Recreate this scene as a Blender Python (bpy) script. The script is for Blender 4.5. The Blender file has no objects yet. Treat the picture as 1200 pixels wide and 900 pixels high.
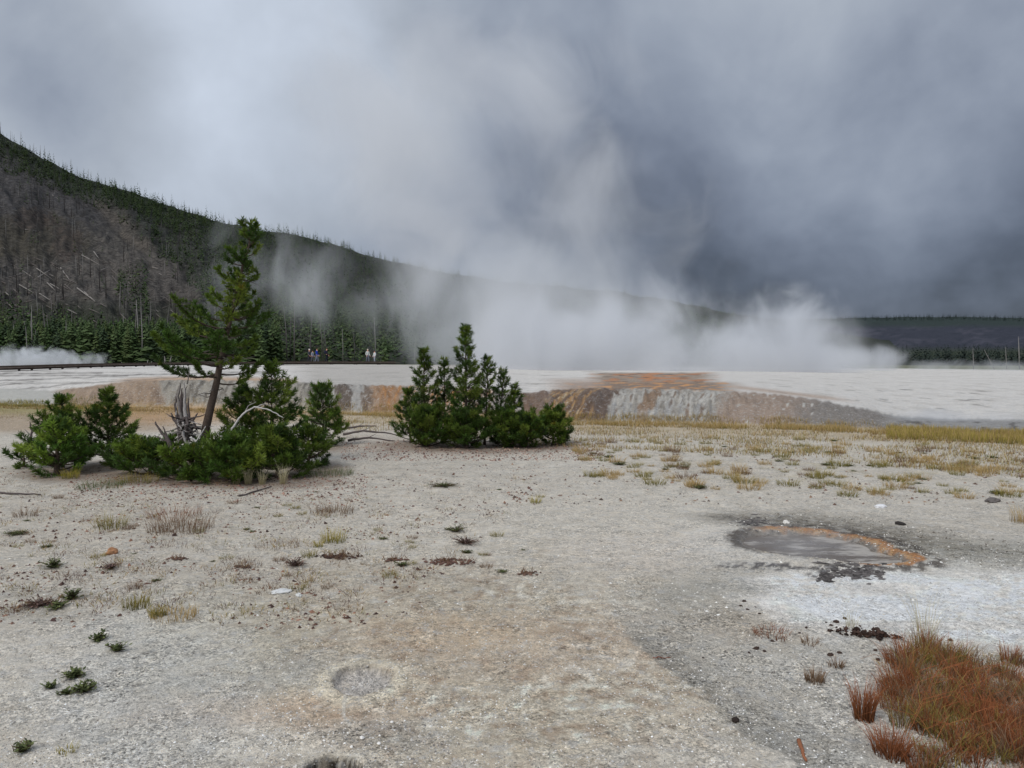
import bpy, math, random
import numpy as np
from mathutils import Vector, Matrix
random.seed(7); rng = np.random.default_rng(7)
R = math.radians
sc = bpy.context.scene
COL = sc.collection

# ------------------------------------------------------------------ camera
EYE = 1.8; F = 890.0; HV = 426.0
PITCH = math.atan((450 - HV) / F)
cam = bpy.data.cameras.new('camera'); cam.lens = 36 * F / 1200; cam.sensor_width = 36
cam.clip_start = 0.05; cam.clip_end = 20000
co = bpy.data.objects.new('camera', cam); COL.objects.link(co)
co.location = (0, 0, EYE); co.rotation_euler = (math.pi / 2 - PITCH, 0, 0)
sc.camera = co
sc.view_settings.view_transform = 'Standard'; sc.view_settings.look = 'None'
sc.view_settings.exposure = 0.0; sc.view_settings.gamma = 1.0
sc.render.resolution_x = 1024; sc.render.resolution_y = 768
sc.render.engine = 'CYCLES'
sc.cycles.use_denoising = True
sc.cycles.max_bounces = 6; sc.cycles.diffuse_bounces = 3; sc.cycles.glossy_bounces = 2
sc.cycles.volume_bounces = 4; sc.cycles.transparent_max_bounces = 8
sc.cycles.volume_step_rate = 1.0; sc.cycles.volume_max_steps = 256

# ------------------------------------------------------------------ node helper
class NT:
    def __init__(s, tree):
        s.t = tree; tree.nodes.clear()
    def n(s, typ, **kw):
        nd = s.t.nodes.new(typ)
        ins = kw.pop('i', {})
        for k, v in kw.items(): setattr(nd, k, v)
        for k, v in ins.items():
            if isinstance(v, bpy.types.NodeSocket): s.t.links.new(v, nd.inputs[k])
            else: nd.inputs[k].default_value = v
        return nd
    def math(s, op, a, b=0.0, c=None, clamp=False):
        nd = s.n('ShaderNodeMath', operation=op, use_clamp=clamp, i={0: a, 1: b})
        if c is not None:
            if isinstance(c, bpy.types.NodeSocket): s.t.links.new(c, nd.inputs[2])
            else: nd.inputs[2].default_value = c
        return nd.outputs[0]
    def ss(s, x, lo, hi, a=0.0, b=1.0):
        return s.n('ShaderNodeMapRange', interpolation_type='SMOOTHSTEP', i={0: x, 1: lo, 2: hi, 3: a, 4: b}).outputs[0]
    def mr(s, x, lo, hi, a=0.0, b=1.0):
        return s.n('ShaderNodeMapRange', i={0: x, 1: lo, 2: hi, 3: a, 4: b}).outputs[0]
    def noise(s, vec, scale, detail=4, rough=0.55, dist=0.0, out=0):
        return s.n('ShaderNodeTexNoise', i={'Vector': vec, 'Scale': scale, 'Detail': detail, 'Roughness': rough, 'Distortion': dist}).outputs[out]
    def mix(s, f, a, b, bt='MIX'):
        nd = s.n('ShaderNodeMix', data_type='RGBA', blend_type=bt)
        for k, v in ((0, f), (6, a), (7, b)):
            if isinstance(v, bpy.types.NodeSocket): s.t.links.new(v, nd.inputs[k])
            else: nd.inputs[k].default_value = v if k == 0 else (tuple(v) + (1,))[:4]
        return nd.outputs[2]
    def vm(s, op, a, b=None, sc_=None):
        nd = s.n('ShaderNodeVectorMath', operation=op, i={0: a})
        if b is not None:
            if isinstance(b, bpy.types.NodeSocket): s.t.links.new(b, nd.inputs[1])
            else: nd.inputs[1].default_value = b
        if sc_ is not None: nd.inputs[3].default_value = sc_
        return nd
def lin(c):
    c = np.asarray(c, float) / 255.0
    return np.where(c <= 0.04045, c / 12.92, ((c + 0.055) / 1.055) ** 2.4)

# ------------------------------------------------------------------ world: storm clouds over a Nishita sky
SUN_EL, SUN_AZ = R(48), R(215)           # compass azimuth, +Y = north = into the picture
w = bpy.data.worlds.new('World'); sc.world = w; w.use_nodes = True
N = NT(w.node_tree)
sky = N.n('ShaderNodeTexSky', sky_type='NISHITA', sun_disc=False, sun_elevation=SUN_EL, sun_rotation=SUN_AZ)
tc = N.n('ShaderNodeTexCoord').outputs['Generated']
sep = N.n('ShaderNodeSeparateXYZ', i={0: tc})
dx, dy, dz = sep.outputs
warp = N.noise(tc, 1.7, 3, 0.5, out=1)
wv = N.vm('ADD', tc, N.vm('SCALE', N.vm('SUBTRACT', warp, (0.5, 0.5, 0.5)).outputs[0], sc_=0.22).outputs[0]).outputs[0]
flat = N.vm('MULTIPLY', wv, (1.0, 1.0, 1.15)).outputs[0]
big = N.noise(flat, 2.3, 5, 0.55)
fine = N.noise(flat, 5.5, 6, 0.55, 0.0)
def pdir(u, v):
    d = Vector(((u - 600) / F, math.cos(PITCH) + (450 - v) / F * math.sin(PITCH), -math.sin(PITCH) + (450 - v) / F * math.cos(PITCH)))
    return d.normalized()
def lobe(u, v, wide_deg):
    dt = N.n('ShaderNodeVectorMath', operation='DOT_PRODUCT', i={0: N.vm('NORMALIZE', wv).outputs[0], 1: tuple(pdir(u, v))}).outputs['Value']
    return N.ss(dt, math.cos(R(wide_deg)), 1.0)
# brightness of the cloud deck: darker towards the storm on the right horizon, paler to the left and overhead
g = N.math('MULTIPLY_ADD', dx, -0.15, 0.232)
g = N.math('ADD', g, N.mr(dz, 0.0, 1.0, -0.035, 0.24))
g = N.math('ADD', g, N.mr(dy, -1.0, 1.0, 0.14, 0.0))
amp = N.math('MULTIPLY_ADD', N.math('SUBTRACT', big, 0.5), 0.46, N.math('MULTIPLY', N.math('SUBTRACT', fine, 0.5), 0.20))
g = N.math('ADD', g, amp)
for (u_, v_, wd, k) in ((740, 130, 15, -0.045), (560, 0, 8, -0.045), (1030, 50, 17, 0.10), (1000, 340, 24, -0.07), (400, 120, 17, 0.06), (100, 100, 8, -0.07), (60, 200, 14, 0.07), (330, 20, 12, 0.05)):
    g = N.math('ADD', g, N.math('MULTIPLY', lobe(u_, v_, wd), k))
g = N.math('MAXIMUM', N.math('MULTIPLY', g, 1.30), 0.08)
tint = N.mix(N.mr(g, 0.12, 0.46), (0.78, 0.94, 1.30), (0.89, 0.99, 1.15))
cl = N.vm('MULTIPLY', tint, N.n('ShaderNodeCombineXYZ', i={0: g, 1: g, 2: g}).outputs[0]).outputs[0]
skyc = N.vm('SCALE', sky.outputs[0], sc_=0.07).outputs[0]
allc = N.mix(0.94, skyc, cl)
bg = N.n('ShaderNodeBackground', i={0: allc, 1: 1.0})
out = N.n('ShaderNodeOutputWorld', i={0: bg.outputs[0]})
sun = bpy.data.lights.new('sun', 'SUN'); sun.energy = 1.5; sun.angle = R(22); sun.color = (1.0, 0.96, 0.90)
so = bpy.data.objects.new('sun', sun); COL.objects.link(so)
sd = Vector((math.sin(SUN_AZ) * math.cos(SUN_EL), math.cos(SUN_AZ) * math.cos(SUN_EL), math.sin(SUN_EL)))
so.rotation_euler = sd.to_track_quat('Z', 'Y').to_euler(); so.location = sd * 100

# ------------------------------------------------------------------ numeric noise
_perm = np.random.default_rng(3).permutation(4096)
def _h(ix, iy):
    return _perm[(_perm[ix & 4095] + iy) & 4095]
def vnoise(x, y):
    x = np.asarray(x, float); y = np.asarray(y, float)
    ix = np.floor(x).astype(np.int64); iy = np.floor(y).astype(np.int64)
    fx = x - ix; fy = y - iy
    def gr(i, j, dx_, dy_):
        a = _h(i, j) * (2 * math.pi / 4096)
        return np.cos(a) * dx_ + np.sin(a) * dy_
    u = fx * fx * fx * (fx * (fx * 6 - 15) + 10); v = fy * fy * fy * (fy * (fy * 6 - 15) + 10)
    a = gr(ix, iy, fx, fy); b = gr(ix + 1, iy, fx - 1, fy)
    c = gr(ix, iy + 1, fx, fy - 1); d = gr(ix + 1, iy + 1, fx - 1, fy - 1)
    return (a + (b - a) * u + (c - a) * v + (a - b - c + d) * u * v) * 1.4
def fbm(x, y, o=4, g=0.5):
    s = 0; a = 1; t = 0
    for k in range(o):
        s = s + a * vnoise(x * 2 ** k + 17.3 * k, y * 2 ** k - 9.1 * k); t += a; a *= g
    return s / t
def sst(x, a, b):
    t = np.clip((x - a) / (b - a), 0, 1); return t * t * (3 - 2 * t)
def itp(u, tab):
    t = np.array(tab, float); return np.interp(u, t[:, 0], t[:, 1])

# ------------------------------------------------------------------ terrain
VF = [(-250, 472), (0, 474), (100, 477), (200, 478), (300, 480), (400, 484), (480, 487), (560, 490), (640, 494), (700, 495), (850, 498), (950, 500), (1000, 503), (1100, 507), (1200, 511), (1450, 518)]
VL = [(-250, 450), (0, 455), (60, 458), (100, 453), (150, 447), (200, 445), (300, 446), (350, 448), (400, 450), (450, 452), (520, 452), (580, 457), (620, 461), (650, 457), (700, 455), (780, 456), (850, 458), (900, 461), (950, 467), (1000, 477), (1050, 487), (1100, 490), (1200, 492), (1450, 494)]
WL = [(-250, 9), (0, 8), (60, 7), (110, 4), (160, 2.6), (350, 2.6), (600, 4.2), (800, 4.2), (950, 4.0), (1000, 3.2), (1100, 3.5), (1450, 4)]
VE = [(-250, 431), (0, 430), (150, 429), (300, 428), (400, 427.3), (550, 428.5), (650, 431), (850, 432), (1000, 433), (1200, 436.5), (1450, 440)]
CRATER = None
def uv_of(x, y):
    yy = np.maximum(y, 0.3)
    return np.clip(600 + F * x / yy, -250, 1450)
def gp(px, py, z=0.0):
    d = pdir(px, py); t = (z - EYE) / d.z
    return Vector((d.x * t, d.y * t, z))
def at_depth(px, Y, z=0.0):
    return Vector(((px - 600) / F * Y, Y, z))
def elev(px_v, Y):            # height of a point seen at row v at depth Y
    return EYE - (px_v - HV) / F * Y
C1 = gp(424, 797); C2 = gp(388, 900); SP = gp(948, 640); SP2 = gp(1010, 648)
def ell(x, y, c, rx, ry, ang=0.0, wob=0.15, f=3.0):
    ca, sa = math.cos(ang), math.sin(ang)
    X = (x - c[0]) * ca + (y - c[1]) * sa; Y = -(x - c[0]) * sa + (y - c[1]) * ca
    return np.sqrt((X / rx) ** 2 + (Y / ry) ** 2) + wob * fbm(x * f, y * f, 3)
def spring_d(x, y):
    a = ell(x, y, (SP[0] - .02, SP[1] + .05), 0.62, 0.58, -0.15, 0.16, 2.2)
    b = ell(x, y, (SP2[0] - .08, SP2[1] - .1), 0.42, 0.34, -0.3, 0.16, 2.2)
    return np.minimum(a, b)
def G(x, y):
    x = np.asarray(x, float); y = np.asarray(y, float)
    u = uv_of(x, y)
    z = 0.035 * fbm(x * 0.35, y * 0.35, 4) + 0.012 * fbm(x * 1.7, y * 1.7, 3)
    near = 1 - sst(y, 10, 18)
    z = z + near * (0.009 * fbm(x * 5, y * 5, 4) + 0.006 * np.abs(fbm(x * 17, y * 17, 3)) + 0.004 * fbm(x * 48, y * 48, 2))
    yf = EYE * F / (itp(u, VF) - HV); wl = itp(u, WL)
    yf = yf + 0.35 * fbm(u / 25, y * 0 + 3.3, 3)
    yl = yf + wl
    zl = EYE - (itp(u, VL) - HV) / F * yl
    ze = EYE - (itp(u, VE) - HV) / F * 90
    t = np.clip((y - yf) / wl, 0, 1)
    face = zl * (1 - (1 - t) ** 2.2)
    rid = (np.abs(fbm(u / 9 + t * 0.8, t * 1.5, 3)) - 0.2) * 0.34 * np.sin(t * math.pi) ** 0.7
    k = np.clip((y - yl) / 18, 0, None); kk = (1 - np.exp(-k)) / (1 - np.exp(-(90 - yl) / 18))
    top = zl + (ze - zl) * np.minimum(kk, 1.0)
    tz = np.where(t < 1, face + rid * sst(u, 130, 220) * (1 - sst(u, 850, 960)), top)
    tz = tz + np.sin(np.clip(t, 0, 1) * math.pi) * (0.10 * fbm(u / 3.5, t * 7, 3) + .05 * fbm(u / 11, t * 12, 2)) * sst(u, 100, 180) * (1 - sst(u, 1000, 1060)); tz = tz + sst(y, yl, yl + 6) * 0.035 * fbm(x * 0.25, y * 0.6, 4)
    z = np.where(y > yf, z * (1 - 0.7 * t) + tz, z)
    # shallow craters
    d = ell(x, y, C1, 0.165, 0.20, 0.2, 0.22, 9)
    z = z - 0.042 * (1 - sst(d, 0.90, 1.0)) + 0.03 * (1 - sst(d, 0.6, 1.0)) * fbm(x * 40, y * 40, 2) + 0.010 * np.exp(-((d - 1.25) / 0.22) ** 2)
    d = ell(x, y, C2, 0.125, 0.12, 0.3, 0.25, 8)
    z = z - 0.22 * (1 - sst(d, 0.80, 0.97)) + 0.015 * np.exp(-((d - 1.15) / 0.15) ** 2)
    # terrace step between tan crust and gravel
    s = step_side(x, y)
    z = z - 0.014 * sst(s, -0.03, 0.03) * (1 - sst(y, 4.7, 5.6))
    d = spring_d(x, y)
    z = z - 0.11 * (1 - sst(d, 0.78, 1.02)) + 0.016 * np.exp(-((d - 1.3) / 0.25) ** 2)
    return z
# line from (742,748) to (905,870) in the photograph: positive on the gravel side
_a = gp(725, 735); _b = gp(800, 800); _c = gp(930, 895)
def step_side(x, y):
    xs = np.interp(-y, [-9.0, -_a[1], -_b[1], -_c[1], -2.0], [_a[0] - 0.05, _a[0], _b[0], _c[0], _c[0] + .25])
    return x - xs + 0.16 * fbm(x * 2.6 + 4, y * 2.6, 4) + 0.03 * fbm(x * 17, y * 17, 2)
def gz(x, y): return float(G(np.array([x]), np.array([y]))[0])

K = 0.70          # sunlit radiance of a white surface here, used only to turn sampled tones into albedo
def A(r, g_, b):
    m = (r + g_ + b) / 3; c = lin((m + (r - m) * .78, m + (g_ - m) * .78, m + (b - m) * .78)); return np.clip(c / K, 0, 0.85)

def mixc(col, mask, c):
    return col * (1 - mask[:, None]) + np.asarray(c)[None, :] * mask[:, None]

def soil(x, y, z):
    """albedo, wetness, grit of the ground"""
    u = uv_of(x, y); v = HV + F * (EYE - z) / np.maximum(y, 0.3)
    n1 = fbm(x * 0.5, y * 0.5, 4); n2 = fbm(x * 2.1 + 5, y * 2.1, 4); n3 = fbm(x * 8, y * 8 + 3, 4); n4 = fbm(x * 26, y * 26 + 3, 3)
    col = np.tile(A(168, 162, 153), (len(x), 1)); wet = np.zeros(len(x)); grit = np.full(len(x), 0.5)
    nv = n1 * 0.6 + n2 * 0.3
    col = mixc(col, sst(nv, 0.0, 0.5) * 0.6, A(178, 175, 168))
    col = mixc(col, sst(-nv, 0.0, 0.5) * 0.6, A(150, 145, 135))
    def B(cx, cy, rx, ry, soft=0.35, wob=0.35, f=1.0):
        d = np.sqrt(((u - cx) / rx) ** 2 + ((v - cy) / ry) ** 2) + wob * (0.6 * fbm(x * 1.3 * f + cx, y * 1.3 * f, 3) + 0.5 * fbm(x * 5 * f, y * 5 * f + cy, 3))
        return 1 - sst(d, 1 - soft, 1 + soft)
    fg = 1 - sst(y, 15, 20)
    # left plain, slightly pinkish-tan litter-stained
    col = mixc(col, B(300, 640, 420, 90, 0.6) * fg * 0.5, A(160, 152, 140))
    # pale dusty track in the middle
    col = mixc(col, B(650, 620, 330, 50, 0.6) * 0.5, A(180, 174, 164))
    # tan and greenish algal crust in the foreground
    m = B(540, 800, 330, 125, 0.45, 0.4)
    col = mixc(col, m * 0.75, A(158, 146, 126))
    col = mixc(col, m * sst(n3 + 0.5 * n2, 0.05, 0.35) * 0.8, A(138, 120, 102))
    col = mixc(col, m * sst(-n3 + 0.5 * n1, 0.1, 0.4) * 0.85, A(190, 186, 176))
    col = mixc(col, m * sst(n4 - n2 * 0.4, 0.15, 0.5) * 0.6, A(190, 184, 170))
    col = mixc(col, B(255, 765, 120, 70, 0.5) * 0.3, A(150, 148, 134))
    col = mixc(col, B(620, 760, 200, 40, 0.6) * 0.4, A(160, 138, 118))
    col = mixc(col, B(330, 842, 140, 24, 0.7, 0.5) * 0.45, A(172, 142, 116))
    col = mixc(col, B(535, 745, 90, 22, 0.6, 0.4) * 0.35, A(170, 148, 120))
    col = mixc(col, B(290, 875, 100, 22, 0.4) * 0.6, A(178, 172, 162))
    col = mixc(col, B(365, 790, 60, 22, 0.6) * 0.5, A(140, 138, 134))
    # light halo and grey filling of the small crater
    d = ell(x, y, C1, 0.165, 0.20, 0.2, 0.22, 9)
    col = mixc(col, np.exp(-((d - 1.35) / 0.3) ** 2) * 0.75, A(186, 177, 158))
    col = mixc(col, 1 - sst(d, 0.94, 1.0), A(168, 163, 159)); col = mixc(col, np.exp(-((d - .97) / .05) ** 2) * sst(n3, -.1, .3) * .6, A(90, 82, 76)); grit = np.maximum(grit, (1 - sst(d, 0.85, 1.05)))
    # fine pale crack running out of the crater towards the hole
    p0 = gp(405, 815); p1 = gp(402, 835); p2 = gp(410, 850)
    cxx = np.interp(-y, [-p0[1], -p1[1], -p2[1]], [p0[0], p1[0], p2[0]])
    col = mixc(col, (np.abs(x - cxx + 0.01 * n3) < 0.011) * (y < p0[1]) * (y > p2[1]) * 0.7, A(176, 172, 164))
    m = B(455, 868, 75, 24, 0.4, 0.5); col = mixc(col, m * 0.5, A(146, 141, 134)); grit = np.maximum(grit, m)
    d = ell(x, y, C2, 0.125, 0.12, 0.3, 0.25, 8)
    col = mixc(col, 1 - sst(d, 0.93, 1.0), A(44, 36, 30))  # hole: shade under its undercut far wall painted in as dark brown
    # flaky grey band on the left
    m = B(170, 830, 130, 110, 0.5, 0.5); col = mixc(col, m * 0.5, A(178, 178, 176)); grit = np.maximum(grit, m)
    # gravel side on the right
    s = step_side(x, y); gr = sst(s, -0.03, 0.05) * sst(v + 8 * n2, 690, 745)
    col = mixc(col, gr * 0.6, A(166, 163, 157)); grit = np.where(gr > 0.5, 1.0, grit)
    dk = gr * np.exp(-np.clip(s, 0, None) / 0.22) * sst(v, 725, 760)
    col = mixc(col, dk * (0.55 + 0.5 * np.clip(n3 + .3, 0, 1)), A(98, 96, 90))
    col = mixc(col, B(850, 700, 90, 30, 0.5, 0.4) * 0.55, A(134, 133, 128))
    col = mixc(col, B(900, 730, 110, 22, 0.6, 0.5) * 0.45, A(150, 136, 118))
    col = mixc(col, B(750, 650, 90, 26, 0.6) * 0.3, A(182, 172, 164))
    # white sinter sheet
    m = np.maximum(B(1090, 705, 190, 44, 0.3, 0.3), B(960, 682, 80, 12, 0.5, 0.4))
    m = np.maximum(m, B(1180, 700, 150, 60, 0.3, 0.2))
    col = mixc(col, m * (0.85 - 0.45 * sst(n3 - n1, 0.0, .4)), A(200, 199, 199)); col = mixc(col, m * sst(n4 + n2, .15, .5) * .4, A(164, 162, 160)); grit = grit * (1 - 0.7 * m)
    col = mixc(col, B(880, 640, 70, 30, 0.6, 0.3) * 0.4, A(182, 180, 178))
    m = B(1035, 692, 45, 8, 0.5, 0.4); col = mixc(col, m * 0.4, A(150, 148, 145))
    m = B(1120, 735, 120, 6, 0.5, 0.6); col = mixc(col, m * 0.35, A(150, 148, 145))
    # dark damp band behind the spring, running right
    bl = np.interp(u, [780, 850, 950, 1050, 1130, 1200, 1300], [604, 608, 614, 630, 645, 652, 660])
    bw = np.interp(u, [780, 850, 950, 1050, 1200], [3, 7, 14, 17, 15])
    m = np.exp(-((v - bl) / bw) ** 2) * sst(u, 790, 850) * (0.8 + 0.6 * n3)
    col = mixc(col, np.clip(m, 0, 1) * 0.9, A(88, 83, 74)); grit = np.maximum(grit, np.clip(m, 0, 1))
    m = B(1150, 655, 110, 20, 0.5, 0.4); col = mixc(col, m * 0.5, A(140, 137, 126))
    # spring: black rim, rusty far rim, grey mud, pale near side
    d = spring_d(x, y)
    far = sst(y, SP[1] - 0.12 - .1 * (x - SP[0]), SP[1] + 0.16 - .1 * (x - SP[0])) * sst(u, 872, 905); far = np.maximum(far, sst(u, 1000, 1020)); dd = d + 0.10 * n3 + .06 * n4
    def ring(a_, b_, s_=.03): return sst(dd, a_ - s_, a_ + s_) * (1 - sst(dd, b_ - s_, b_ + s_))
    col = mixc(col, ring(1.16, 1.75, .12) * far * sst(n3 + .25 * n4, -.25, .1) * .85, A(62, 54, 48))
    col = mixc(col, ring(1.0, 1.28) * far, A(158, 104, 56)); col = mixc(col, ring(1.04, 1.12) * far * .6, A(184, 148, 100))
    col = mixc(col, ring(1.0, 1.14) * (1 - far), A(176, 166, 150)); col = mixc(col, ring(1.12, 1.3) * (1 - far) * sst(n3, -.1, .2) * .6, A(112, 108, 106))
    col = mixc(col, ring(.98, 1.2) * (1 - sst(u, 872, 905)), A(84, 76, 68))
    col = mixc(col, (1 - sst(dd, 0.96, 1.02)), A(112, 104, 96)); wet = np.maximum(wet, 1 - sst(d, 0.95, 1.35))
    for (cx, cy, rx, ry) in ((990, 668, 42, 7), (1015, 674, 30, 5), (968, 676, 20, 5), (1035, 655, 20, 5), (905, 665, 60, 5), (884, 613, 26, 4)):
        m = B(cx, cy, rx, ry, 0.35, 0.7, 2.0); col = mixc(col, m * sst(n3 + n4 * .5, -.15, .15) * .9, A(66, 62, 64)); wet = np.maximum(wet, m * .6)
    for (cx, cy, rx, ry) in ((66, 557, 46, 9), (127, 550, 44, 9), (200, 562, 90, 9), (300, 563, 90, 11), (370, 550, 40, 9), (379, 524, 30, 6), (500, 523, 62, 7), (570, 525, 80, 7), (640, 522, 46, 6), (215, 540, 60, 12)):
        m = B(cx, cy, rx, ry, 0.45, 0.4); col = mixc(col, m * 0.75, A(104, 84, 70))
    # distant litter / dry vegetation zone in front of the terrace
    yf = EYE * F / (itp(u, VF) - HV)
    m = sst(v, itp(u, VF) + 14, itp(u, VF) + 3) * (y < yf + 0.5) if False else (1 - sst(v, itp(u, VF) + 6, itp(u, VF) + 20)) * (y < yf + 0.4)
    col = mixc(col, m * 0.75 * (0.75 + 0.6 * n2), A(150, 126, 82))
    lf = 1 - sst(u, 150, 260)
    m = lf * (v > 474) * (1 - sst(v, 502, 512)); col = mixc(col, m * 0.75, A(140, 118, 92))
    m = lf * (v > 474) * (1 - sst(v, 480, 490)); col = mixc(col, m * 0.7, A(128, 122, 66))
    col = mixc(col, B(200, 485, 120, 12, 0.6, .3) * (u > 100) * 0.6, A(160, 118, 72))
    m = B(1000, 545, 260, 26, 0.6, 0.5) * sst(n2 + n3 * .5, 0, 0.35); col = mixc(col, m * 0.45, A(150, 138, 108))
    m = B(230, 575, 330, 40, 0.7, 0.5) * sst(n3 + n2 * .5, 0, 0.4); col = mixc(col, m * 0.35, A(138, 124, 108))
    m = B(430, 520, 160, 14, 0.7, 0.5); col = mixc(col, m * 0.35, A(150, 134, 120))
    m = B(40, 722, 80, 10, .6, .5) + B(40, 700, 80, 8, .6, .5); col = mixc(col, np.clip(m, 0, 1) * 0.35, A(130, 124, 112))
    # ---------------- terrace
    wl = itp(u, WL); t = np.clip((y - yf) / wl, 0, 1.0); on = sst(y, yf - 0.1, yf + 0.25); jag = wl * .35 * fbm(u / 8, u * 0 + 5, 3); topm = sst(y + jag, yf + wl * 0.8, yf + wl * 1.15)
    st = fbm(u / 5.5 - t * 2.2, t * 1.2, 4); st2 = fbm(u / 14 + t * 1.5, t * 2.3, 4)
    wu = u + 13 * st2 + 6 * fbm(u / 5, t * 4 + 2, 3) - 18 * (t - 0.5) * sst(u, 600, 700)
    def band(a, b, s_=4): return sst(wu, a - s_, a + s_) * (1 - sst(wu, b - s_, b + s_))
    fc = np.tile(A(182, 180, 176), (len(x), 1))
    fc = mixc(fc, band(66, 190, 8), A(156, 132, 110))
    fc = mixc(fc, band(66, 190, 8) * sst(st, 0.0, 0.3) * .6, A(176, 150, 126))
    fc = mixc(fc, band(190, 385, 5), A(154, 149, 140)); fc = mixc(fc, band(190, 385) * sst(st, -0.02, 0.2) * .85, A(104, 98, 90)); fc = mixc(fc, band(66, 190, 8) * sst(-st2, .1, .3) * .6, A(124, 104, 90))
    fc = mixc(fc, band(285, 300) * (t > .3), A(190, 186, 182))
    fc = mixc(fc, band(392, 412, 2), A(104, 92, 84)); fc = mixc(fc, band(412, 424, 2), A(166, 164, 162)); fc = mixc(fc, band(424, 436, 2), A(120, 102, 88))
    fc = mixc(fc, band(436, 470, 3), A(160, 124, 92)); fc = mixc(fc, band(450, 580, 4) * sst(st, -.05, .25), A(182, 124, 68)); fc = mixc(fc, band(470, 580, 4) * sst(-st, 0, .2), A(130, 108, 88))
    fc = mixc(fc, band(580, 612, 3), A(160, 154, 148))
    fc = mixc(fc, band(612, 642, 3), A(126, 98, 78))
    gd = band(642, 700, 4); fc = mixc(fc, gd, A(112, 84, 62)); st3 = fbm((u - 36 * t) / 3.6 + .5 * st2, t * 1.2, 4); fc = mixc(fc, gd * sst(st3, -0.05, 0.15), A(184, 136, 72)); fc = mixc(fc, gd * sst(st3, 0.22, 0.4), A(196, 172, 124))
    fc = mixc(fc, band(696, 720, 3), A(108, 86, 72))
    wh = band(720, 846, 3); fc = mixc(fc, wh, A(186, 184, 180)); st4 = fbm((u - 16 * t) / 7, t * 2.2 + 7, 5); fc = mixc(fc, wh * sst(st4, 0.02, 0.2) * .75, A(152, 146, 138)); fc = mixc(fc, band(612, 860) * sst(np.abs(fbm(u / 4, t * 9, 4)), .22, .34) * .5, A(92, 82, 74)); fc = mixc(fc, wh * sst(-st4, 0.22, 0.34), A(132, 110, 94)); fc = mixc(fc, wh * (t < .35) * sst(st, -.2, .3) * .7, A(140, 142, 146)); fc = mixc(fc, wh * sst(np.abs(fbm(u / 3, t * 6, 3)), 0.28, .4) * .5, A(120, 114, 106))
    fc = mixc(fc, band(757, 768, 1.5) * (0.6 + .4 * (t > .2)), A(146, 120, 98))
    fc = mixc(fc, band(846, 1010, 10), A(160, 140, 126)); fc = mixc(fc, band(940, 1060, 25), A(134, 128, 124)); fc = mixc(fc, band(846, 960, 8) * sst(fbm(u / 3.2, t * 7 + 5, 2), .42, .52), A(210, 206, 200))
    fc = mixc(fc, sst(u, 1020, 1070), A(150, 150, 152)); fc = mixc(fc, sst(u, 1020, 1070) * sst(fbm(u / 16, t * 3, 3), 0.0, 0.3) * (t < .7), A(100, 98, 98))
    fc = mixc(fc, (1 - sst(u, 40, 76)), A(186, 186, 182))
    tp = np.tile(A(188, 186, 185), (len(x), 1))
    tu = fbm(u / 60, v * 0.9, 4); t3 = fbm(x * 0.9, y * 0.45, 4)
    tp = mixc(tp, sst(tu, 0.12, 0.35) * (1 - sst(u, 560, 900)) * .9, A(136, 132, 128))
    tp = mixc(tp, sst(u, 330, 380) * (1 - sst(u, 560, 590)) * 0.75, A(158, 154, 150))
    tp = mixc(tp, sst(t3, 0.15, 0.4) * sst(u, 830, 900) * .5, A(160, 156, 150))
    vl = itp(u, VL)
    tp = mixc(tp, sst(v, vl - 6, vl - 1) * sst(u, 110, 170) * (1 - sst(u, 330, 360)), A(172, 142, 116))
    # dark runoff threads at left
    for (u0, v0, u1, v1, wd) in ((0, 438, 120, 437, 1.0), (0, 446, 150, 440.5, 0.8), (0, 459, 95, 449, 0.8), (0, 452, 40, 447, 0.6), (100, 449, 230, 441, 0.5), (120, 440, 330, 436, 0.9)):
        vv = v0 + (v1 - v0) * ((u - u0) / (u1 - u0)) ** 0.85 if False else v0 + (v1 - v0) * np.clip((u - u0) / (u1 - u0), 0, 1)
        m = np.exp(-((v - vv + 1.2 * fbm(u / 22, v * 0 + v0, 2)) / wd) ** 2) * (u > u0 - 260) * (u < u1)
        tp = mixc(tp, np.clip(m * (0.8 + .8 * fbm(u / 12, v * 0 + u1, 2)), 0, 1) * .85, A(96, 92, 90))
    o = sst(v, 435.5, 438) * sst(u + 12 * tu, 684, 712) * (1 - sst(u + 14 * tu, 815, 850)); tp = mixc(tp, o * .9, A(136, 116, 98))
    tp = mixc(tp, o * sst(fbm(u / 26, v / 2.2, 4) + 0.12 - np.abs(u - 770) / 400, 0.0, 0.22), A(176, 112, 66)); tp = mixc(tp, o * sst(fbm(u / 18 + 9, v / 1.6, 3), .1, .3) * .8, A(96, 82, 72))
    o2 = sst(v, 446, 450) * sst(u, 650, 675) * (1 - sst(u, 835, 880)); tp = mixc(tp, o2 * .85, A(122, 104, 90)); tp = mixc(tp, o2 * sst(fbm(u / 15, v / 2, 3), 0.05, .3), A(190, 132, 76))
    tp = mixc(tp, sst(v, 441, 446) * sst(u, 630, 660) * (1 - sst(u, 690, 720)) * .6, A(160, 140, 128))
    tp = mixc(tp, np.exp(-((v - 452 - (u - 850) * 0.12) / 2.2) ** 2) * sst(u, 840, 870) * (1 - sst(u, 960, 1020)), A(168, 150, 138))
    sp_ = fbm(x * 1.1, y * .55, 3); tp = mixc(tp, sst(sp_, .30, .42) * sst(u, 890, 940) * sst(v, 447, 457) * .85, A(112, 108, 104))
    far_ = sst(y, 95, 140); tp = mixc(tp, far_, A(92, 96, 66))
    both = fc * (1 - topm[:, None]) + tp * topm[:, None]
    rmix = sst(u, 1010, 1060); white_r = sst(y, yf + wl * .7, yf + wl * 1.3)
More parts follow.
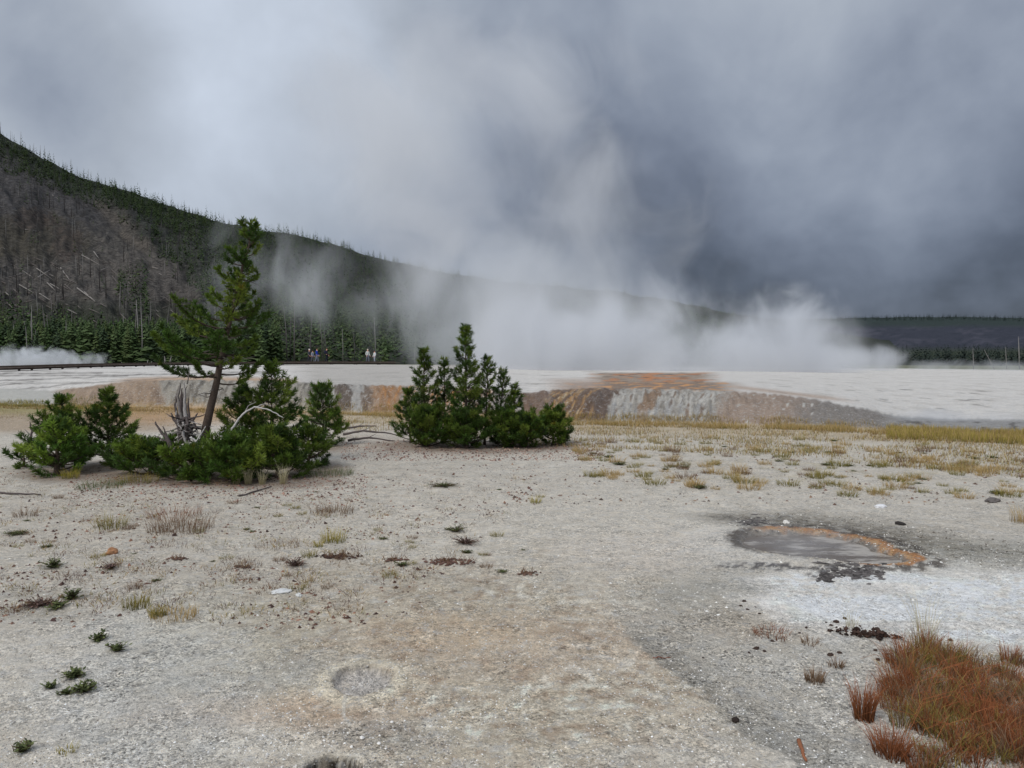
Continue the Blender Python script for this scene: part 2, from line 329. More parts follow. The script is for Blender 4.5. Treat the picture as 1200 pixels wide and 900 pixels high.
    both = mixc(both, rmix * white_r * (1 - far_), A(190, 188, 187)); both = mixc(both, rmix * white_r * (1 - far_) * sst(sp_, .30, .42) * sst(v, 447, 457) * (1 - sst(u, 1150, 1190)) * .8, A(118, 114, 110)); both = mixc(both, rmix * white_r * (1 - far_) * sst(t3 + tu * .5, .0, .35) * .55, A(168, 164, 160))
    col = col * (1 - on[:, None]) + both * on[:, None]
    wet = np.maximum(wet * (1 - on), on * (1 - topm) * sst(u, 600, 640) * (1 - sst(u, 715, 725)) * .6)
    grit = grit * (1 - on)
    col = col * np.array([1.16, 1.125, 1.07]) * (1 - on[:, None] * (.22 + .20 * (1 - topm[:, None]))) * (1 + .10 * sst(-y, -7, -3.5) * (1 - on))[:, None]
    return np.clip(col, 0.01, 0.82), wet, grit

# ------------------------------------------------------------------ mesh helpers
def mesh_np(name, verts, faces, mats=None, smooth=True, cols=None, attrs=None):
    """faces: (n,3) or (n,4) int array, or list of such arrays"""
    me = bpy.data.meshes.new(name)
    fl = faces if isinstance(faces, list) else [faces]
    fl = [np.asarray(f, np.int32) for f in fl if len(f)]
    verts = np.asarray(verts, np.float32)
    me.vertices.add(len(verts)); me.vertices.foreach_set('co', verts.ravel())
    nl = sum(f.size for f in fl); npoly = sum(len(f) for f in fl)
    me.loops.add(nl); me.loops.foreach_set('vertex_index', np.concatenate([f.ravel() for f in fl]))
    me.polygons.add(npoly)
    tot = np.concatenate([np.full(len(f), f.shape[1], np.int32) for f in fl])
    st = np.concatenate([[0], np.cumsum(tot)[:-1]]).astype(np.int32)
    me.polygons.foreach_set('loop_start', st)
    me.polygons.foreach_set('use_smooth', np.full(npoly, smooth, bool))
    me.update(calc_edges=True); me.validate()
    if cols is not None:
        a = me.attributes.new('col', 'FLOAT_COLOR', 'POINT')
        c = np.ones((len(verts), 4), np.float32); c[:, :3] = cols; a.data.foreach_set('color', c.ravel())
    for k, v in (attrs or {}).items():
        a = me.attributes.new(k, 'FLOAT', 'POINT'); a.data.foreach_set('value', np.asarray(v, np.float32))
    if mats: me.materials.append(mats)
    return me
def link(name, me, parent=None, loc=None, rot=None, scale=None):
    o = bpy.data.objects.new(name, me); COL.objects.link(o)
    if parent: o.parent = parent
    if loc is not None: o.location = loc
    if rot is not None: o.rotation_euler = rot
    if scale is not None: o.scale = scale
    return o
def tag(o, label=None, cat=None, group=None, kind=None):
    if label: o['label'] = label
    if cat: o['category'] = cat
    if group: o['group'] = group
    if kind: o['kind'] = kind
    return o
class MB:
    def __init__(s): s.v = []; s.q = []; s.t = []; s.c = []; s.n = 0
    def add(s, v, q=None, t=None, c=None):
        v = np.asarray(v, float).reshape(-1, 3)
        if q is not None and len(q): s.q.append(np.asarray(q) + s.n)
        if t is not None and len(t): s.t.append(np.asarray(t) + s.n)
        s.v.append(v); s.c.append(np.broadcast_to(np.asarray(c if c is not None else (.3, .3, .3), float), v.shape).copy()); s.n += len(v)
    def tube(s, pts, rad, k=6, c=None, cap=True):
        pts = np.asarray(pts, float); n = len(pts); rad = np.broadcast_to(rad, (n,)) if np.ndim(rad) else np.full(n, rad)
        tg = np.gradient(pts, axis=0); tg /= np.linalg.norm(tg, axis=1)[:, None] + 1e-9
        ref = np.array([0, 0, 1.]) if abs(tg[:, 2]).mean() < 0.8 else np.array([1., 0, 0])
        a = np.cross(tg, ref); a /= np.linalg.norm(a, axis=1)[:, None] + 1e-9; b = np.cross(tg, a)
        an = np.arange(k) * 2 * math.pi / k
        ring = (a[:, None, :] * np.cos(an)[None, :, None] + b[:, None, :] * np.sin(an)[None, :, None]) * rad[:, None, None] + pts[:, None, :]
        v = ring.reshape(-1, 3)
        i, j = np.meshgrid(np.arange(n - 1), np.arange(k), indexing='ij'); j2 = (j + 1) % k
        q = np.stack([i * k + j, i * k + j2, (i + 1) * k + j2, (i + 1) * k + j], -1).reshape(-1, 4)
        t = None
        if cap:
            v = np.vstack([v, pts[-1] + tg[-1] * rad[-1] * .5, pts[0]])
            jj = np.arange(k); t = np.vstack([np.stack([(n - 1) * k + jj, (n - 1) * k + (jj + 1) % k, np.full(k, n * k)], -1),
                                              np.stack([(jj + 1) % k, jj, np.full(k, n * k + 1)], -1)])
        s.add(v, q, t, c)
    def mesh(s, name, mat, smooth=True):
        f = []
        if s.q: f.append(np.vstack(s.q))
        if s.t: f.append(np.vstack(s.t))
        return mesh_np(name, np.vstack(s.v), f, mat, smooth, np.vstack(s.c))
    def build(s, name, mat, parent=None, smooth=True, **kw): return link(name, s.mesh(name, mat, smooth), parent, **kw)

def rock_mb(m, c, r, col, seed, sq=(1, 1, .7), n=1):
    # subdivided octahedron, roughened
    v = [(1, 0, 0), (-1, 0, 0), (0, 1, 0), (0, -1, 0), (0, 0, 1), (0, 0, -1)]
    f = [(0, 2, 4), (2, 1, 4), (1, 3, 4), (3, 0, 4), (2, 0, 5), (1, 2, 5), (3, 1, 5), (0, 3, 5)]
    v = [np.array(p, float) for p in v]
    for _ in range(n):
        cache = {}; nf = []
        def mid(a, b):
            k = (min(a, b), max(a, b))
            if k not in cache:
                p = v[a] + v[b]; v.append(p / np.linalg.norm(p)); cache[k] = len(v) - 1
            return cache[k]
        for a, b, c_ in f:
            ab, bc, ca = mid(a, b), mid(b, c_), mid(c_, a); nf += [(a, ab, ca), (ab, b, bc), (ca, bc, c_), (ab, bc, ca)]
        f = nf
    v = np.array(v); g_ = np.random.default_rng(seed)
    v = v * (1 + g_.uniform(-.22, .22, (len(v), 1))) * np.array(sq) * r
    a = g_.uniform(0, 6.28); ca, sa = math.cos(a), math.sin(a); v = v @ np.array([[ca, sa, 0], [-sa, ca, 0], [0, 0, 1]])
    m.add(v + np.array(c), None, f, col)

# ------------------------------------------------------------------ materials
def mat_new(name):
    m = bpy.data.materials.new(name); m.use_nodes = True; return m, NT(m.node_tree)
def pbsdf(N_, col, rough=0.9, spec=0.3, normal=None, **kw):
    b = N_.n('ShaderNodeBsdfPrincipled', i={'Base Color': col if isinstance(col, bpy.types.NodeSocket) else tuple(col)[:3] + (1,), 'Roughness': rough, 'Specular IOR Level': spec})
    if normal is not None: N_.t.links.new(normal, b.inputs['Normal'])
    for k, v in kw.items():
        if isinstance(v, bpy.types.NodeSocket): N_.t.links.new(v, b.inputs[k])
        else: b.inputs[k].default_value = v
    N_.n('ShaderNodeOutputMaterial', i={0: b.outputs[0]}); return b
def attr(N_, nm, o=0): return N_.n('ShaderNodeAttribute', attribute_name=nm).outputs[o]

def ground_material():
    m, n = mat_new('sinter_ground')
    pos = n.n('ShaderNodeNewGeometry').outputs['Position']
    c = attr(n, 'col'); wet = attr(n, 'wet', 2); grit = attr(n, 'grit', 2)
    n1 = n.noise(pos, 3.2, 6, 0.66); n2 = n.noise(pos, 15, 6, 0.72); n3 = n.noise(pos, 70, 5, 0.78)
    k = n.math('ADD', n.math('MULTIPLY', n.math('SUBTRACT', n1, .5), .6), n.math('MULTIPLY', n.math('SUBTRACT', n2, .5), .95))
    k = n.math('ADD', k, n.math('MULTIPLY', n.math('SUBTRACT', n3, .5), n.math('MULTIPLY_ADD', grit, 1.1, .9)))
    va = n.n('ShaderNodeTexVoronoi', i={'Vector': n.vm('ADD', pos, n.vm('SCALE', n.noise(pos, 30, 2, .5, out=1), sc_=.03).outputs[0]).outputs[0], 'Scale': 44.0}); vb = n.n('ShaderNodeTexVoronoi', i={'Vector': pos, 'Scale': 105.0})
    ca = n.n('ShaderNodeSeparateColor', i={0: va.outputs[1]}).outputs[0]; cb_ = n.n('ShaderNodeSeparateColor', i={0: vb.outputs[1]}).outputs[0]
    crumb = n.math('MULTIPLY', n.ss(n.noise(pos, 2.4, 4, .7), .38, .60, .25, 1.0), n.math('MULTIPLY_ADD', grit, .8, .6))
    cr = n.math('ADD', n.math('MULTIPLY', n.math('SUBTRACT', ca, .5), .55), n.math('MULTIPLY', n.math('SUBTRACT', cb_, .5), .70))
    k = n.math('ADD', k, n.math('MULTIPLY', cr, crumb))
    k = n.math('ADD', k, 1.0)
    base = n.vm('MULTIPLY', c, n.n('ShaderNodeCombineXYZ', i={0: k, 1: k, 2: k}).outputs[0]).outputs[0]
    hue = n.mix(n.noise(pos, 6.0, 4, .6), (1.06, 1.0, .90), (.95, 1.0, 1.06)); base = n.mix(1.0, base, hue, 'MULTIPLY')
    pt = n.ss(n.noise(pos, 9.0, 6, .75), .54, .62); base = n.mix(n.math('MULTIPLY', pt, .45), base, (.58, .57, .55)); pd = n.ss(n.noise(n.vm('ADD', pos, (5, 3, 1)).outputs[0], 13.0, 6, .8), .56, .66); base = n.mix(n.math('MULTIPLY', pd, .30), base, (.20, .18, .16))
    # small sinter chips: pale and dark flakes between them
    vo = n.n('ShaderNodeTexVoronoi', i={'Vector': pos, 'Scale': 62.0, 'Randomness': 1.0})
    chip = n.ss(vo.outputs[0], 0.12, 0.34, 1.0, 0.0); pick = n.n('ShaderNodeSeparateColor', i={0: vo.outputs[1]}).outputs
    wsel = n.math('MULTIPLY', chip, n.math('MULTIPLY', n.ss(pick[0], .80, .86), n.mr(grit, 0, 1, .15, .9)))
    base = n.mix(wsel, base, (.62, .61, .58))
    dsel = n.math('MULTIPLY', chip, n.math('MULTIPLY', n.ss(pick[1], .86, .9), n.mr(grit, 0, 1, .1, .6)))
    base = n.mix(dsel, base, (.12, .11, .10))
    base = n.mix(n.math('MULTIPLY', wet, .15), base, (.06, .055, .05))
    h = n.math('ADD', n.math('MULTIPLY', n1, .5), n.math('MULTIPLY', n2, .30)); h = n.math('ADD', h, n.math('MULTIPLY', n3, n.math('MULTIPLY_ADD', grit, .16, .06)))
    h = n.math('ADD', h, n.math('MULTIPLY', chip, n.math('MULTIPLY', pick[2], n.math('MULTIPLY', grit, .10)))); h = n.math('ADD', h, n.math('MULTIPLY', n.math('MULTIPLY', cr, crumb), .13))
    bp = n.n('ShaderNodeBump', i={'Strength': 1.0, 'Distance': 0.075, 'Height': h})
    ro = n.mr(wet, 0, 1, .93, .35)
    pbsdf(n, base, ro, .25, bp.outputs[0]); return m
def col_material(name, rough=.9, spec=.2, scale=40, amp=.35, bump=0.0, trans=0.0):
    m, n = mat_new(name)
    pos = n.n('ShaderNodeTexCoord').outputs['Object']; c = attr(n, 'col')
    k = n.math('MULTIPLY_ADD', n.noise(pos, scale, 4, .6), amp * 2, 1 - amp)
    base = n.vm('MULTIPLY', c, n.n('ShaderNodeCombineXYZ', i={0: k, 1: k, 2: k}).outputs[0]).outputs[0]
    nm = n.n('ShaderNodeBump', i={'Strength': bump, 'Distance': .02, 'Height': n.noise(pos, scale * 1.5, 4, .6)}).outputs[0] if bump else None
    b = pbsdf(n, base, rough, spec, nm)
    if trans:
        tr = n.n('ShaderNodeBsdfTranslucent', i={0: base}); mx = n.n('ShaderNodeMixShader', i={0: trans, 1: b.outputs[0], 2: tr.outputs[0]})
        o = [x for x in n.t.nodes if x.type == 'OUTPUT_MATERIAL'][0]; n.t.links.new(mx.outputs[0], o.inputs[0])
    return m
M_GROUND = ground_material()
M_BARK = col_material('bark', .95, .1, 30, .5, .8)
M_NEEDLE = col_material('needles', .6, .25, 12, .2, 0, .25)
M_GRASS = col_material('grass_blades', .8, .15, 20, .25, 0, .3)
M_FARTREE = col_material('far_conifer', .9, .1, .8, .25)
M_WOOD = col_material('weathered_wood', .9, .15, 35, .45, .6)
M_ROCK = col_material('rock', .9, .2, 25, .3, .5)
M_CLOTH = col_material('cloth', .9, .1, 30, .1)

# ------------------------------------------------------------------ ground sheet
def build_ground():
    az = np.concatenate([np.arange(-180, -42, 6.0), np.arange(-42, 42.01, 0.135), np.arange(48, 180, 6.0)])
    az = R(1) * az
    vs = np.arange(1150, 500, -1.6)
    r1 = EYE * F / (vs - HV)
    r0 = np.array([0.05, .5, 1.0, 1.5, 2.0])
    r2 = [r1[-1] * 1.009]
    while r2[-1] < 100: r2.append(r2[-1] * 1.009)
    r3 = [r2[-1] * 1.06]
    while r3[-1] < 6000: r3.append(r3[-1] * 1.08)
    r = np.concatenate([r0, r1, r2, r3]); r = np.unique(r)
    RR, AA = np.meshgrid(r, az, indexing='ij')
    x = (RR * np.sin(AA)).ravel(); y = (RR * np.cos(AA)).ravel()
    z = G(x, y); z = np.where(y < 1.0, z * 0, z)
    z = np.where(RR.ravel() > 400, z * 0.5, z)
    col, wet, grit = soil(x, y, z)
    nr, na = len(r), len(az)
    i, j = np.meshgrid(np.arange(nr - 1), np.arange(na), indexing='ij'); j2 = (j + 1) % na
    q = np.stack([i * na + j, (i + 1) * na + j, (i + 1) * na + j2, i * na + j2], -1).reshape(-1, 4)
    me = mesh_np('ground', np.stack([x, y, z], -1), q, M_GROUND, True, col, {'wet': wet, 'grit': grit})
    o = link('ground', me); tag(o, kind='structure'); return o
build_ground()

# ------------------------------------------------------------------ hills
RIDGE = [(-3000, 60), (-600, 20), (-300, 40), (-150, 90), (0, 152), (50, 184), (100, 207), (150, 223), (200, 240), (250, 256), (300, 267), (350, 274), (400, 288), (450, 301), (500, 313), (550, 322), (600, 329), (700, 339), (760, 347), (820, 358), (900, 374), (1000, 392), (1200, 424)]
def ridge_v(u): return itp(u, RIDGE) + 5 * fbm(u / 40, u * 0 + 1.5, 4) - 0
def yb_(u): return itp(u, [(-600, 150), (0, 150), (300, 140), (600, 190), (900, 300), (1200, 420)])
def yr_(u): return itp(u, [(-600, 480), (0, 520), (300, 560), (600, 800), (900, 1200), (1200, 1400)])
def hill_z(u, t):
    """t 0 at the foot of the slope, 1 at the ridge; returns depth, height"""
    Y = yb_(u) + (yr_(u) - yb_(u)) * t
    s = np.clip(t, 0, None) ** 0.9
    zb = EYE - (itp(u, VE) + .5 - HV) / F * 90
    e = (HV - ridge_v(u)) * s / F
    z = e * Y + zb * (1 - t) - 0.5 * (1 - t)
    bumps = 9 * fbm(u / 55 + t * 1.2, t * 4, 5) + 3 * fbm(u / 12, t * 14, 4)
    z = z + bumps * sst(t, 0.02, 0.2) * (1 - sst(t, 0.85, 1.0)) * sst(HV - ridge_v(u), 5, 60)
    back = np.clip(t - 1, 0, None); z = z - back * 400 * 0.6
    return Y, z
def hill_col(u, t, Y, z):
    v = HV - F * (z - EYE) / Y
    n1 = fbm(u / 30, v / 18, 4); n2 = fbm(u / 7, v / 4, 4); n3 = fbm(u / 2.5, v / 2.0, 3)
    H = lambda r, g_, b: np.clip(lin((r, g_, b)) / .66, 0, 1)
    col = np.tile(H(82, 77, 70), (len(u), 1))
    col = mixc(col, sst(n2 + n3 * .6, 0.0, 0.35) * .75, H(58, 54, 54)); col = mixc(col, sst(-n2 + n3 * .5, 0.1, 0.45) * .6, H(104, 95, 88))
    dg = 1 - sst(np.sqrt(((u - 60) / 150) ** 2 + ((v - 225) / 50) ** 2) + n1 * .4, .7, 1.2); col = mixc(col, dg * .7, H(64, 62, 64))
    col = mixc(col, dg * sst(n3 + n2, .3, .6) * .6, H(92, 90, 92))
    m = 1 - sst(np.sqrt(((u - 40) / 65) ** 2 + ((v - 278) / 30) ** 2) + n1 * .5 + n2 * .4, .7, 1.2); col = mixc(col, m * (.55 + .6 * n3), H(66, 60, 42))
    for (cx, cy, rx, ry) in ((40, 258, 26, 14), (80, 285, 18, 26)):
        m = 1 - sst(np.sqrt(((u - cx) / rx) ** 2 + ((v - cy) / ry) ** 2) + n2 * .6 + n1 * .4, .7, 1.15); col = mixc(col, np.clip(m * (.4 + 1.2 * n3), 0, 1), H(84, 68, 60))
    gb = sst(v - ridge_v(u), 34 + 16 * n1, 8); col = mixc(col, (1 - sst(v - ridge_v(u), 10, 34 + 18 * n1)) * .85, H(50, 58, 46))
    dl = u - (v - 220) * .9 + 22 * n1 + 8 * n2; col = mixc(col, sst(dl, 105, 135) * .85, H(50, 54, 48)); col = mixc(col, sst(dl, 85, 105) * (1 - sst(dl, 110, 130)) * (v > 235) * .5, H(96, 86, 74))
    sc_m = 1 - sst(np.sqrt(((u - 165) / 75) ** 2 + ((v - 335) / 42) ** 2) + n1 * .35, .7, 1.1); col = mixc(col, sc_m * .85, H(84, 78, 72)); gl = sst(np.abs(fbm(u / 34 + v / 60, v / 90, 3)), .10, .0) * sst(u, 0, 30) * (1 - sst(u, 300, 400)); col = mixc(col, gl * .5 * (1 - sc_m), H(46, 46, 44))
    col = mixc(col, sst(v, 345 + 10 * n1, 365) * .7, H(46, 52, 36)); col = (col * .7 + col.mean(1)[:, None] * .3) * .80
    return col
M_HILL, n_ = mat_new('hill_scree')
_pos = n_.n('ShaderNodeNewGeometry').outputs['Position']
_k = n_.math('ADD', n_.math('MULTIPLY', n_.ss(n_.noise(_pos, .5, 7, .8), .36, .64), 1.1), n_.math('MULTIPLY', n_.noise(_pos, .05, 4, .6), .6)); _k = n_.math('ADD', _k, .12)
pbsdf(n_, n_.vm('MULTIPLY', attr(n_, 'col'), n_.n('ShaderNodeCombineXYZ', i={0: _k, 1: _k, 2: _k}).outputs[0]).outputs[0], .95, .1,
      n_.n('ShaderNodeBump', i={'Strength': 1.0, 'Distance': 2.0, 'Height': n_.noise(_pos, .3, 6, .7)}).outputs[0])
def build_hill():
    u = np.concatenate([np.arange(-2400, -100, 30.0), np.arange(-100, 640, 2.5), np.arange(640, 1240, 5)]); t = np.concatenate([np.linspace(0, 1, 210), np.linspace(1.03, 1.6, 8)])
    T, U = np.meshgrid(t, u, indexing='ij'); T = T.ravel(); U = U.ravel()
    Y, z = hill_z(U, T); x = (U - 600) / F * Y; col = hill_col(U, T, Y, z)
    nt, nu = len(t), len(u); i, j = np.meshgrid(np.arange(nt - 1), np.arange(nu - 1), indexing='ij')
    q = np.stack([i * nu + j, i * nu + j + 1, (i + 1) * nu + j + 1, (i + 1) * nu + j], -1).reshape(-1, 4)
    o = link('hill', mesh_np('hill', np.stack([x, Y, z], -1), q, M_HILL, True, col)); tag(o, kind='structure')
build_hill()
# far plateau on the right
PLAT = [(-400, 374), (700, 374), (880, 373.5), (940, 374), (1000, 372), (1060, 371), (1130, 371), (1200, 372), (1300, 372), (2600, 376)]
def plat_z(u, t):
    Y = 520 + (2400 - 520) * t
    v = itp(u, PLAT) + 1.2 * fbm(u / 30, u * 0 + 9, 4)
    e = (HV - v) / F * np.clip(t, 0, None) ** .75
    z = e * Y + 12 * fbm(u / 50, t * 3, 4) * sst(t, .05, .3) * (1 - sst(t, .8, 1)) - np.clip(t - 1, 0, None) * 300
    return Y, z
def build_plateau():
    u = np.arange(560, 2300, 6.0); t = np.concatenate([np.linspace(0, 1, 70), np.linspace(1.05, 1.4, 4)])
    T, U = np.meshgrid(t, u, indexing='ij'); T = T.ravel(); U = U.ravel(); Y, z = plat_z(U, T); x = (U - 600) / F * Y
    v = HV - F * (z - EYE) / Y; n1 = fbm(U / 45, v / 9, 4); n2 = fbm(U / 8, v / 3, 4)
    H = lambda r, g_, b: np.clip(lin((r, g_, b)) / .62, 0, 1)
    col = np.tile(H(46, 48, 56), (len(U), 1)); col = mixc(col, sst(n1 + n2 * .5, 0, .35) * .8, H(60, 60, 68)); col = mixc(col, sst(-n2 + n1 * .3, .1, .4) * .6, H(34, 38, 46))
    col = mixc(col, 1 - sst(v, 379 + 3 * n1, 386 + 3 * n1), H(40, 48, 46)); col = mixc(col, sst(v, 404, 414), H(44, 50, 38))
    nt, nu = len(t), len(u); i, j = np.meshgrid(np.arange(nt - 1), np.arange(nu - 1), indexing='ij')
    q = np.stack([i * nu + j, i * nu + j + 1, (i + 1) * nu + j + 1, (i + 1) * nu + j], -1).reshape(-1, 4)
    o = link('plateau', mesh_np('plateau', np.stack([x, Y, z], -1), q, M_HILL, True, col)); tag(o, kind='structure')
build_plateau()

# ------------------------------------------------------------------ far conifers
def conifer_arrays(seed, n_br, rad=.16, bare=.06, rag=.35):
    """unit-height narrow lodgepole pine crown made of drooping and rising boughs"""
    g_ = np.random.default_rng(seed)
    h = bare + (1 - bare) * (np.linspace(0, 1, n_br) ** 1.0); h = np.clip(h + g_.uniform(-.02, .02, n_br), bare, .99)
    a = np.arange(n_br) * 2.399 + g_.uniform(0, .8, n_br)
    L = rad * (1 - h) ** .75 * (1 - rag + rag * 2 * g_.random(n_br)) + .012
    rise = L * g_.uniform(-.1, .7, n_br)
    d = np.stack([np.cos(a), np.sin(a), 0 * a], -1); s = np.stack([-np.sin(a), np.cos(a), 0 * a], -1)
    base = np.stack([0 * h, 0 * h, h - .012], -1); tip = base + d * L[:, None]; tip[:, 2] += rise
    wd = (L * .42)[:, None]; thk = .02 + .25 * L
    mid = base + d * (L * .62)[:, None]; mid[:, 2] += rise * .35
    m1 = mid + s * wd; m2 = mid - s * wd; up = base.copy(); up[:, 2] += thk + .03
    v = np.stack([base, m1, tip, m2, up], 1).reshape(-1, 3); o = np.arange(n_br)[:, None] * 5
    f = np.concatenate([o + np.array([[0, 3, 2]]), o + np.array([[0, 2, 1]]), o + np.array([[4, 1, 2]]), o + np.array([[4, 2, 3]])])
    cv = np.repeat(g_.uniform(.7, 1.3, n_br), 5)
    return v, f, cv
def hillpoint(u, t):
    Y, z = hill_z(np.array([u]), np.array([t])); return ((u - 600) / F * Y[0], Y[0], z[0])
GREENS = [lin(c) / .5 for c in ((50, 64, 38), (58, 70, 44), (46, 57, 40), (62, 72, 44))]
crown_meshes = []; trunk_mesh = None
for k in range(6):
    v, f, cv = conifer_arrays(100 + k, 90, rad=.15 + .035 * (k % 3), bare=.02 + .06 * (k % 2), rag=.5)
    crown_meshes.append(mesh_np('pine_crown', v, f, M_FARTREE, False, GREENS[k % 4][None, :] * cv[:, None]))
mb = MB(); mb.tube([(0, 0, -.03), (0, 0, .5), (0, 0, .97)], [.012, .008, .002], 5, lin((90, 82, 74)) / .62); trunk_mesh = mb.mesh('trunk', M_BARK)
# candidate positions -------------------------------------------------
cand = []
def scatter(n, u0, u1, t0, t1, hmin, hmax, keep=None):
    u = rng.uniform(u0, u1, n); t = rng.uniform(t0, t1, n); Y, z = hill_z(u, t); v = HV - F * (z - EYE) / Y; h = rng.uniform(hmin, hmax, n)
    k = np.ones(n) if keep is None else np.asarray(keep(u, v, t), float); ok = rng.random(n) < k
    for a in zip(((u - 600) / F * Y)[ok], Y[ok], z[ok], h[ok], u[ok], v[ok]): cand.append(tuple(map(float, a)))
topv = lambda u: np.interp(u, [-50, 0, 60, 130, 200, 260, 330, 420, 520, 620], [338, 346, 362, 376, 385, 372, 330, 312, 322, 340])
scatter(3800, -60, 620, 0.0, .75, 2.2, 8.6, lambda u, v, t: v > topv(u) + 14 + 26 * fbm(u / 17, u * 0 + 2, 4))
scatter(2600, 560, 1000, 0.0, .8, 8, 13)
scatter(700, -60, 330, 0.0, .06, 6, 9)
n_low = len(cand)
scatter(2600, -60, 900, .80, .999, 3.0, 6.5, lambda u, v, t: v < ridge_v(u) + 16 + 8 * np.sin(u / 23))
scatter(1500, -60, 900, .955, 1.0, 2.5, 9.5, lambda u, v, t: fbm(u / 13, t * 0, 3) + rng.uniform(-.2, .3, len(u)) > 0)
scatter(1200, -60, 300, .84, .97, 3.5, 7)
scatter(5200, 90, 620, .15, .97, 4, 8, lambda u, v, t: sst(u - (v - 220) * .9 + 26 * fbm(u / 22, v / 16, 3), 108, 128) * np.where(v < topv(u) + 10, .9, .5))
scatter(500, 0, 330, .2, .9, 3, 7, lambda u, v, t: np.where((v > 300) & (60 < u) & (u < 230), .04, .16))
scatter(60, 140, 175, .3, .5, 5, 8)
def scatter_plat(n, u0, u1, t0, t1, hmin, hmax):
    u = rng.uniform(u0, u1, n); t = rng.uniform(t0, t1, n); Y, z = plat_z(u, t); h = rng.uniform(hmin, hmax, n)
    for a in zip((u - 600) / F * Y, Y, z, h, u, u * 0): cand.append(tuple(map(float, a)))
scatter_plat(700, 860, 1330, .0, .03, 9, 15)
scatter_plat(900, 860, 1330, .9, 1.0, 9, 15)
# nearest 250 as separate trees
cand.sort(key=lambda c: c[1] - c[3] * 8)
vis = [c for c in cand if -20 < c[4] < 1215]
single = vis[:250]; sid = set(id(c) for c in single); rest = [c for c in cand if id(c) not in sid]
for k, c in enumerate(single):
    side = 'behind the low puffs of steam at the left' if c[4] < 150 else ('behind the leaning pine' if c[4] < 330 else ('behind the walking visitors' if c[4] < 470 else 'behind the main steam bank'))
    o = bpy.data.objects.new('lodgepole_pine', None); COL.objects.link(o)
    o.location = (c[0], c[1], c[2] - .2); o.rotation_euler = (random.uniform(-.04, .04), random.uniform(-.04, .04), random.uniform(0, 6.28)); s_ = c[3]; o.scale = (s_ * random.uniform(.85, 1.25), s_ * random.uniform(.85, 1.25), s_)
    tag(o, 'narrow green pine ' + side, 'tree', 'pines of the forest edge ' + side)
    link('crown', crown_meshes[k % 6], o); link('trunk', trunk_mesh, o)
def merge_trees(name, lst, nb, mat, tint=1.0, kind='stuff'):
    protos = [conifer_arrays(200 + k, nb, rad=.17, bare=.02) for k in range(5)]
    V = []; Fc = []; C = []; n = 0
    for (x, y, z, h, u, v) in lst:
        pv, pf, cv = protos[random.randrange(5)]; a = random.uniform(0, 6.28); ca, sa = math.cos(a), math.sin(a); w_ = h * random.uniform(.85, 1.3)
        q = pv @ np.array([[ca * w_, sa * w_, 0], [-sa * w_, ca * w_, 0], [0, 0, h]]) + np.array([x, y, z - .2]); V.append(q); Fc.append(pf + n); n += len(q)
        gcol = GREENS[random.randrange(4)] * random.uniform(.65, 1.15)
        if y > 420 and u > 860: gcol = lin((42, 50, 46)) / .62 * random.uniform(.6, 1.1)
        C.append(gcol[None, :] * cv[:, None] * tint)
    me = mesh_np(name, np.vstack(V), np.vstack(Fc), mat, False, np.vstack(C)); return me
if rest:
    o = link('forest', merge_trees('forest', rest, 11, M_FARTREE)); tag(o, 'dark conifer forest massed over the burned hillside and plateau', 'forest', kind='stuff')

# standing dead trunks and fallen logs on the slope
def snag_mesh(seed, col):
    m = MB(); g_ = np.random.default_rng(seed); m.tube([(0, 0, -.03), (g_.uniform(-.02, .02), 0, .5), (g_.uniform(-.04, .04), g_.uniform(-.03, .03), 1)], [.013, .009, .003], 5, col)
    for _ in range(7):
        h = g_.uniform(.35, .95); a = g_.uniform(0, 6.28); L = g_.uniform(.02, .07); m.tube([(0, 0, h), (math.cos(a) * L, math.sin(a) * L, h + g_.uniform(-.01, .03))], [.004, .0015], 3, col)
    return m.mesh('trunk', M_WOOD)
snags = [snag_mesh(s, lin(c) / .62) for s, c in ((1, (80, 77, 75)), (2, (58, 54, 51)), (3, (108, 105, 102)), (4, (46, 42, 40)))]
def put_snag(u, t, h, mesh, label, group, fn=hillpoint, rx=0, ry=0):
    x, y, z = fn(u, t); o = link('dead_tree', mesh, loc=(x, y, z - .3), rot=(rx, ry, random.uniform(0, 6)), scale=(h * 1.2, h * 1.2, h)); tag(o, label, 'dead tree', group); return o
for u in (4, 7, 16, 20, 27, 30, 44, 50, 57, 78, 82, 88, 93, 101, 105, 110, 152, 161, 215, 228, 262, 300, 352, 366, 395, 430, 440, 478, 488, 541, 560):
    put_snag(u + random.uniform(-2, 2), random.uniform(.985, 1.0), random.uniform(6, 12) if u < 112 else random.uniform(4, 8), snags[2 if u < 150 else 0], 'thin bare dead trunk standing on the hill crest against the clouds', 'bare trunks along the hill crest')
for _ in range(110):
    u = random.uniform(0, 260); t = random.uniform(.12, .8)
    put_snag(u, t, random.uniform(6, 12), random.choice(snags), 'burned dead trunk standing on the open scree slope', 'burned trunks standing on the scree slope')
for _ in range(40):
    u = random.choice([random.uniform(0, 260), random.uniform(330, 600)]); t = random.uniform(0, .03)
    put_snag(u, t, random.uniform(7, 13), snags[random.choice((0, 2))], 'pale bare trunk standing at the edge of the green pines', 'pale trunks at the foot of the pine forest')
log_m = MB(); log_m.tube([(0, 0, 0), (.5, 0, .004), (1, .01, 0)], [.014, .011, .005], 5, lin((122, 117, 112)) / .62); log_mesh = log_m.mesh('log', M_WOOD)
log_m = MB(); log_m.tube([(0, 0, 0), (.5, 0, .004), (1, .01, 0)], [.012, .009, .004], 5, lin((92, 86, 82)) / .62); log_mesh2 = log_m.mesh('log', M_WOOD)
